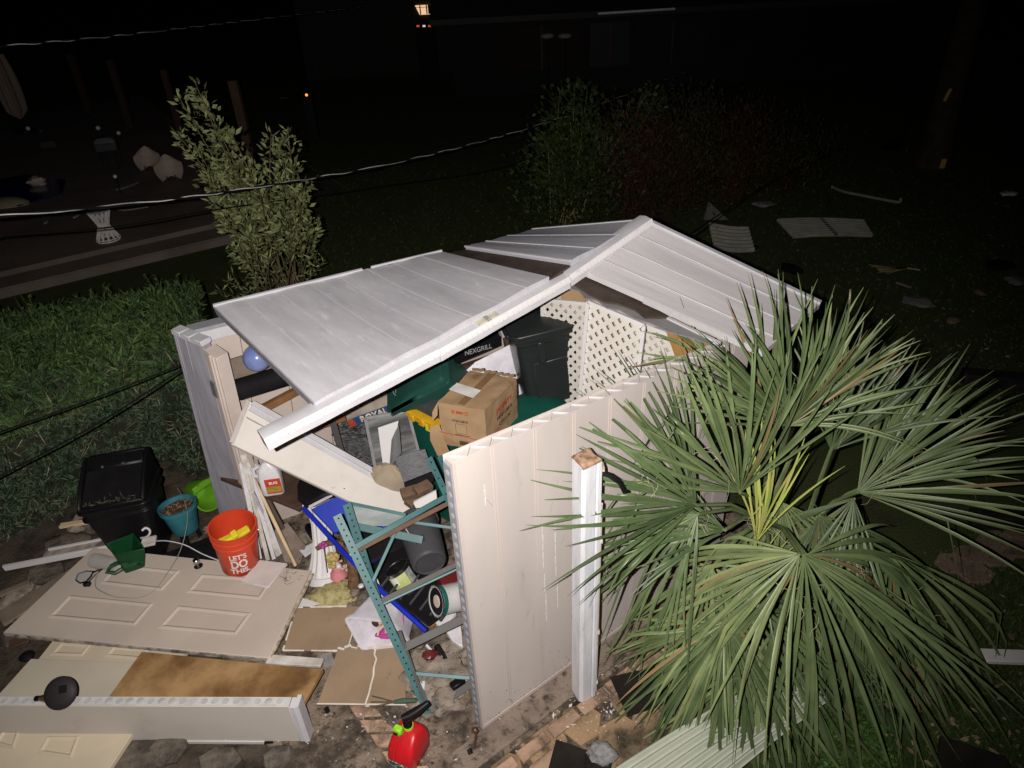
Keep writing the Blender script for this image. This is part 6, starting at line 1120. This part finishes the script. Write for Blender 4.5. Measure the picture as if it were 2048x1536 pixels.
# ------------------------------------------------------------------ patio furniture and posts at the upper left
ZP = .14
c = P(218, 480, ZP); T = thing('drum_table', 'white hourglass rattan side table standing on the patio edge', 'table', c); tz = .46; rb, rt_ = .165, .155
wm = mat('white_rattan', (.80, .74, .72), .6)
for z, r in ((.0, rb), (.03, rb * .97), (tz, rt_)): MB().tube([c + V((r * math.cos(6.283 * i / 24), r * math.sin(6.283 * i / 24), z + .01)) for i in range(25)], .010, 6).build('ring', wm, T)
MB().lathe([(rt_ + .012, tz), (rt_ + .012, tz + .02), (.001, tz + .025)], 28, Matrix.Translation(c)).build('table_top', mat('table_top', (.30, .29, .29), .5), T); MB().lathe([(.075, .22), (.082, .235), (.075, .25)], 20, Matrix.Translation(c), cap0=False, cap1=False).build('waist_band', wm, T)
mb = MB()
for k in range(12):
    for s in (-1, 1):
        a = 6.283 * k / 12; b = a + s * .38; mb.tube([c + V((rb * math.cos(a), rb * math.sin(a), .02)), c + V((.072 * math.cos(b), .072 * math.sin(b), .235)), c + V((rt_ * math.cos(b + s * .38), rt_ * math.sin(b + s * .38), tz))], .0105, 5)
mb.build('woven_spokes', wm, T)
def shell(x, y, w_, h_, rot, label, z=ZP):
    c = P(x, y, z); T = thing('patio_chair', label, 'chair', c, 'pale chairs on the patio'); M = TR(c, rot); mb = MB(); mb.uv = []
    rows = []
    for j in range(9):
        t = j / 8; hw = w_ * (.35 + .65 * math.sin(math.pi * (.15 + .6 * t))) * (1 if t < .75 else (1 - (t - .75) * 1.5)); rows.append([M @ V((hw * (i / 8 * 2 - 1), .10 * t + .14 * (1 - (i / 8 * 2 - 1) ** 2) , .10 + h_ * t - .05 * abs(i / 8 * 2 - 1))) for i in range(9)] + [M @ V((hw * (i / 8 * 2 - 1), .115 * t + .16 * (1 - (i / 8 * 2 - 1) ** 2), .10 + h_ * t - .05 * abs(i / 8 * 2 - 1))) for i in range(8, -1, -1)])
    mb.uv = None; mb.loft(rows); mb.build('shell', mat('chair_shell', (.42, .34, .29), .6), T)
    for a in (45, 135, 225, 315): MB().tube([M @ V((.15 * math.cos(R_(a)), .10 + .12 * math.sin(R_(a)), 0)), M @ V((.10 * math.cos(R_(a)), .10 + .07 * math.sin(R_(a)), .13))], .012, 6).build('leg', WOODD, T)
shell(302, 345, .24, .36, 20, 'pale shell chair left of its twin near the brown posts'); shell(346, 366, .25, .38, 25, 'pale shell chair beside the nearest brown post')
for x, y, l_, r in ((252, 374, 'dark leaf shaped cushion on the patio left of the shell chairs', 60), (262, 418, 'white leaf shaped board lying behind the bright cable above the table', 10), (152, 434, 'small pale leaf scrap on the patio left of the table', 80), (92, 446, 'tiny pale scrap on the patio at the far left', 95)):
    s_ = .30 if x > 200 else .10; c = P(x, y, ZP + .01); M = TR(c, r); mb = MB(); mb.prism([M @ V((s_ * a, s_ * b * .45, 0)) for a, b in ((-.7, 0), (-.3, .45), (.2, .5), (.7, .1), (.95, 0), (.6, -.25), (.1, -.5), (-.4, -.4))], (0, 0, .02)); tag(mb.build('patio_scrap', mat('cushion', (.20, .19, .19) if x != 262 else (.36, .34, .34), .7) if x == 252 else mat('pale_scrap', (.34, .32, .32), .7)), l_, 'cushion' if x == 252 else 'scrap')
mb = MB(); mb.ball(P(74, 364, .22), (.16, .13, .09), 14, seed=7, amp=.4); tag(mb.build('float', mat('float', (.50, .40, .36), .5)), 'pale pool float lying on the dark blue pool', 'float')
mb = MB(); mb.ball(P(10, 412, .12), (.45, .25, .16), 16, seed=13, amp=.1); tag(mb.build('lounger_cushion', mat('tan_cushion', (.30, .25, .17), .7)), 'tan cushion at the left edge in front of the pool', 'cushion')
for i, (x, y, l_, s_) in enumerate(((56, 257, 'round white lamp glinting on the far patio at the left', .05), (196, 256, 'bright metal pot beside the left dark post', .05), (237, 266, 'small pale globe between the two dark posts', .045), (230, 353, 'small shiny globe on the patio left of the leaf cushion', .035), (82, 262, 'dim grey globe right of the round white lamp', .05))):
    c = P(x, y, ZP + .3); T = thing('garden_globe', l_, 'globe light', c - UZ * .3, 'globes on the patio'); MB().ball(c, s_, 12).build('globe', mat('globe_white', (.8, .8, .8), .2) if i != 4 else GRAY, T); MB().tube([c - UZ * .3, c - UZ * .03], .012, 6).build('stake', BLK, T)
c = P(100, 294, ZP); tag(MB().loft([rrect(.16, .10, .02, z, TR(c, 10)) for z in (0, .12, .14)]).build('planter_box', GRAY, bev=.01), 'dim grey planter box on the far patio', 'planter')
c = P(228, 335, ZP); T = thing('patio_grill', 'dark grill with grey lid on the patio behind the leaf cushion', 'grill', c); MB().loft([rrect(.20, .13, .03, z, TR(c, 15)) for z in (.35, .5)]).build('firebox', GRAY, T, bev=.01); MB().loft([rrect(.20 * s, .13 * s, .03, z, TR(c, 15)) for z, s in ((.505, 1), (.56, .9), (.6, .6))]).build('lid', mat('grill_lid', (.12, .12, .13), .35), T)
for sx in (-1, 1):
    for sy in (-1, 1): MB().tube([c + V((sx * .15, sy * .09, 0)), c + V((sx * .15, sy * .09, .35))], .012, 6).build('leg', BLK, T)
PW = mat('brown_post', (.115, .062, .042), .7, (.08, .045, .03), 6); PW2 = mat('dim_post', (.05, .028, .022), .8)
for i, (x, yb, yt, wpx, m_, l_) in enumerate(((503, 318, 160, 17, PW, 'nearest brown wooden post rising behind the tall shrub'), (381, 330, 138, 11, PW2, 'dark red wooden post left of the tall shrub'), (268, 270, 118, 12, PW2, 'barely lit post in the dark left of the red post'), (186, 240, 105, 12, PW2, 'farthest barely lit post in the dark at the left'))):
    b = P(x, yb, -.05); top = PY(x - (yb - yt) * .22, yt, b.y); h = top.z; wd = wpx * (b - V((0, 0, HC))).length / F * .9; mb = MB(); mb.box((b.x, b.y, h / 2), (wd, wd, h)); tag(mb.build('wooden_post', m_, bev=.01), l_, 'post', 'wooden posts by the patio')
c = P(52, 264, ZP); top = PY(24, 110, c.y); T = thing('patio_umbrella', 'closed pale patio umbrella hanging at the left edge', 'umbrella', c); vz = PY(36, 238, c.y).z; a = V((c.x - .0, c.y, vz)); h_ = PY(8, 108, c.y).z - vz
rings = []
for k in range(9):
    t = k / 8; r = .03 + (.26 * math.sin(math.pi * min(.25 + t * .55, 1))) * (1 if t > .12 else t / .12); rings.append([a + V((r * (1 + .18 * math.cos(8 * 6.283 * i / 40)) * math.cos(6.283 * i / 40) * .8, r * (1 + .18 * math.cos(8 * 6.283 * i / 40)) * math.sin(6.283 * i / 40) * .8, h_ * t)) for i in range(40)])
MB().loft(rings).build('canopy', mat('umbrella_cloth', (.30, .22, .19), .8, (.25, .19, .16), 3), T); MB().tube([c, a + UZ * (h_ + .1)], .025, 8).build('pole', BLK, T); MB().lathe([(.25, 0), (.25, .06), (.05, .09)], 20, Matrix.Translation(c)).build('base', BLK, T)

# ------------------------------------------------------------------ debris on the dark lawn, trunk, houses
def corr(q, lab, nr=11, seed=0, amp=.035):
    T = thing('corrugated_sheet', lab, 'roof sheet', q[3], 'corrugated roof sheets'); r = random.Random(seed); mb = MB()
    patch(mb, *q, 4, nr * 6, .006, h=lambda s, t: amp * math.sin(t * nr * 6.283) + .05 * math.sin(s * 2.2 + seed)); mb.uv = None; mb.build('sheet', mat('faded_sheet', (.23, .22, .195), .6, (.16, .155, .135), 5), T); return T
q = [P(1588, 481, .05), P(1746, 472, .05), P(1726, 440, .10), P(1553, 444, .06)]; T = corr(q, 'pale corrugated sheet lying open on the dark lawn', 9, 1)
mb = MB(); mb.bar(q[0].lerp(q[1], .52) + UZ * .05, q[3].lerp(q[2], .5) + UZ * .05, .05, .03); mb.build('dark_batten', BLKM, T)
q = [P(1430, 500, .06), P(1510, 496, .06), P(1496, 448, .12), P(1418, 446, .10)]; corr(q, 'dim crumpled corrugated sheet at the foot of the bare thicket', 7, 3, .05)
o = tag(MB().prism([P(1408, 440, .05), P(1418, 404, .35), P(1440, 424, .25), P(1458, 440, .06)], (0, .05, 0)).build('bent_sheet', mat('dim_sheet', (.16, .16, .155), .6)), 'bent pale sheet standing up at the foot of the thicket', 'roof sheet')
wire('bent_pipe', [P(1664, 374, .25), P(1690, 384, .12), P(1725, 391, .06), P(1760, 398, .04), P(1797, 404, .04), P(1801, 396, .10)], .022, mat('dull_pipe', (.22, .20, .18), .6), 'bent pale pipe lying on the lawn beyond the corrugated sheet', 'pipe', 8)
for i, (x, y, r, m_, l_) in enumerate(((2018, 387, .10, WHITE, 'white crumpled lump on the dark lawn at the right edge'), (2014, 410, .07, GRAY, 'small grey lump below the white lump on the lawn'), (1582, 538, .11, BLKM, 'black scrap on the lawn behind the shed roof'), (1835, 605, .12, mat('dim_sheet', (.16, .16, .16)), 'dim grey crumpled sheet on the lawn beyond the palm'), (2000, 530, .14, BLKM, 'black scrap on the lawn near the right edge'), (2030, 560, .10, mat('dim_sheet', (.16, .16, .16)), 'dim grey scrap beside the black scrap at the right edge'), (1490, 492, .12, BLKM, 'black scrap at the near corner of the crumpled corrugated sheet'), (1530, 408, .12, mat('dim_sheet', (.16, .16, .16)), 'dim flat scrap on the lawn left of the bent pipe'), (1905, 640, .06, DEADL, 'small tan chunk on the lawn beyond the palm'), (1960, 585, .05, DEADL, 'tan bit on the lawn left of the grey scrap'))):
    tag(MB().ball(P(x, y, .0), (r * 1.4, r, r * .28), 16, TR((0, 0, 0), 50 * i), seed=50 + i, amp=.35).build('lawn_scrap', m_, ang=45), l_, 'scrap', 'storm scraps on the lawn')
T = thing('palm_branch', 'dry pale palm frond lying on the lawn right of the shed roof', 'frond', P(1780, 536)); mb = MB(); a = P(1815, 536, .03)
for k in range(14): mb.bar(a, a + V((-.32 - .1 * hash2(k), -.13 + .02 * k + .03 * hash2(k), 0)), .012, .006)
mb.build('leaf_fan', PALMD, T); MB().tube([a, P(1840, 540, .03)], .01, 6).build('stalk', PALMD, T)
tag(MB().bar(P(1793, 565, .02), P(1823, 575, .02), .03, .015).build('lawn_stick', WOOD), 'short pale stick on the lawn below the dry frond', 'stick')
c = P(1862, 330, -.05); T = thing('tree', 'thick dark tree trunk rising out of the frame at the right', 'tree', c); MB().tube([c, c + V((.0, 0, .5)), c + V((-.03, 0, 2.0)), c + V((.05, .1, 4.5)), c + V((.0, .2, 8))], [.34, .25, .22, .20, .17], 14).build('trunk', mat('dark_trunk', (.05, .036, .024), .95, (.028, .02, .014), 7, bump=1, bs=25), T)
MB().tube([c + V((-.2, -.22, 1.15)), c + V((-.17, -.26, 1.35))], .03, 6).build('marker_tag', mat('orange_tag', (.55, .36, .14), .6), T); MB().box(c + V((.0, -.34, .12)), (.08, .03, .16)).build('marker_tag', mat('orange_tag', (.5, .3, .1)), T)
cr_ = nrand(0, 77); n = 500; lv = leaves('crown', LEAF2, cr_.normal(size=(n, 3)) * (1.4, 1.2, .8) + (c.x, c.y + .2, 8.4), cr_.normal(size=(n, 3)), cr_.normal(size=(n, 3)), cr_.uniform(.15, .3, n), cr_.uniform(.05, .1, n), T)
tag(MB().prism([P(1760, 298, .05), P(1800, 300, .05), P(1812, 250, .9)], (.05, .1, 0)).build('leaning_sheet', mat('dim_dark_sheet', (.07, .07, .075), .6)), 'dim triangular sheet leaning left of the tree trunk', 'sheet')
hy = 21.0; xl, xr = PY(905, 100, hy).x, PY(1900, 60, hy).x; T = thing('neighbour_house', 'low dark house with a pale fascia at the back of the yard', 'house', V(((xl + xr) / 2, hy, -.05)))
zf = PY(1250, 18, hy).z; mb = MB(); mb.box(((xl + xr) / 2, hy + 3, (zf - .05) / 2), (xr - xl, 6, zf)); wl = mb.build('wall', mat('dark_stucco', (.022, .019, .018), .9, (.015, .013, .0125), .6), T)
mb = MB(); mb.prism([(xl - .5, hy - .5, zf), (xl - .5, hy + 6.5, zf), (xl - .5, hy + 3, zf + 1.5)], (xr - xl + 1, 0, 0)); mb.build('roof', mat('dark_roof', (.03, .028, .028), .9), T); MB().box(((xl + xr) / 2, hy - .53, zf - .04), (xr - xl + 1.0, .04, .14)).build('fascia', mat('fascia_paint', (.04, .039, .038), .6), T); x0 = PY(1190, 15, hy).x; x1 = PY(1340, 15, hy).x; MB().bar(V((x0, hy - .58, zf - .02)), V((x1, hy - .58, zf + .0)), .05, .05).build('gutter', mat('gutter_white', (.8, .8, .8), .3), T)
for x0, x1, m_ in ((1000, 1165, mat('house_panel', (.028, .021, .017), .9)), (1180, 1260, mat('house_pane', (.025, .024, .025), .5)), (1270, 1420, mat('house_panel_grey', (.022, .020, .02), .8))):
    a, b = PY(x0, 60, hy).x, PY(x1, 60, hy).x; w_ = MB().box(((a + b) / 2, hy - .02, zf * .58), (b - a, .04, zf * .55)).build('window', m_, wl); MB().box(((a + b) / 2, hy - .05, zf * .58), (.05, .04, zf * .55)).build('frame', WOODD, w_)
for x, l_ in ((1095, 'left pale oval garden lamp in front of the dark house'), (1130, 'right pale oval garden lamp in front of the dark house')):
    c = PY(x, 72, 17.5); T = thing('garden_globe', l_, 'garden lamp', V((c.x, c.y, -.05)), 'oval lamps by the dark house'); MB().ball(c, (.16, .1, .06), 12).build('globe', mat('oval_shade', (.22, .21, .21), .5), T); MB().tube([V((c.x, c.y, -.05)), c - UZ * .04], .008, 6).build('stake', BLK, T)
ly = 25.5; a, b = PY(832, 30, ly), PY(884, 8, ly); T = thing('lit_house', 'far house with a glowing porch window at the top edge', 'house', V(((a.x + b.x) / 2, ly, -.05)))
MB().box(((a.x + b.x) / 2 - 1.5, ly + 2.05, 1.2), (5.5, 4, 2.5)).build('wall', mat('far_stucco', (.03, .028, .026), .9), T); zc = (a.z + b.z) / 2; wn_ = MB().prism([V((a.x + .12, ly - .02, a.z)), V((b.x - .06, ly - .02, a.z)), V((b.x, ly - .02, b.z)), V((a.x, ly - .02, b.z))], (0, .03, 0)).build('window', mat('lit_window', (1.0, .62, .38), .5, emit=.85), T)
for t in (.18, .42, .52, .66, .88): MB().box((a.x + (b.x - a.x) * t, ly - .05, zc + .02 * t), (.035 + .05 * (t == .52), .03, (b.z - a.z) * .95)).build('mullion', BLK, wn_)
MB().box(((a.x + b.x) / 2, ly - .05, b.z - .06), ((b.x - a.x), .03, .012)).build('mullion', BROWNW, wn_)
c = PY(850, 52, ly - 1.2); T = thing('reflector_post', 'low rail with red and white reflectors given a glow below the lit window', 'reflector', V((c.x, c.y, -.05)))
MB().box((c.x, c.y, (c.z - .05) / 2), (.62, .05, max(c.z, .1))).build('rail', BLKM, T)
for x, m_ in ((836, mat('glowing_red_reflector', (1, .10, .05), .4, emit=.5)), (848, mat('glowing_white_reflector', (.9, .95, 1), .4, emit=.6)), (859, mat('glowing_red_reflector', (1, .1, .05)))): p = PY(x, 52, c.y - .04); MB().box(p, (.085, .02, .05)).build('reflector', m_, T)  # reflectors, not lamps: emission stands in for the flash they throw back
c = PY(613, 190, 17); T = thing('pilot_light', 'tiny orange light on a dark box in the middle of the black yard', 'light', V((c.x, c.y, -.05))); MB().box((c.x, c.y + .06, c.z / 2), (.2, .1, c.z + .1)).build('box', BLK, T); MB().ball(c, .03, 10).build('bulb', mat('orange_lamp', (1, .36, .08), .4, emit=1.5), T); MB().bar(PY(560, 196, 16.95), PY(575, 196, 16.95), .03, .02).build('dim_strip', GRAY, T)
for i, (x, y, r, l_) in enumerate(((345, 1502, .13, 'flat dark concrete slab below the long foam panel'), (270, 1530, .15, 'dark broken slab at the bottom edge beside the cream door'), (440, 1525, .13, 'broken slab at the bottom edge left of the paver strip'), (560, 1520, .10, 'small broken slab on the concrete at the bottom edge'), (90, 1150, .14, 'dark broken slab under the white gutter trim'))):
    c = P(x, y, -.03); tag(MB().prism([c + V((r * (.7 + .5 * hash2(k * 3 + i)) * math.cos(1.05 * k + i), r * .9 * (.7 + .5 * hash2(k * 5 + i)) * math.sin(1.05 * k + i), .02 * hash2(k))) for k in range(6)], (0, 0, .035)).build('broken_slab', STONED, bev=.008), l_, 'slab', 'broken slabs on the ground')
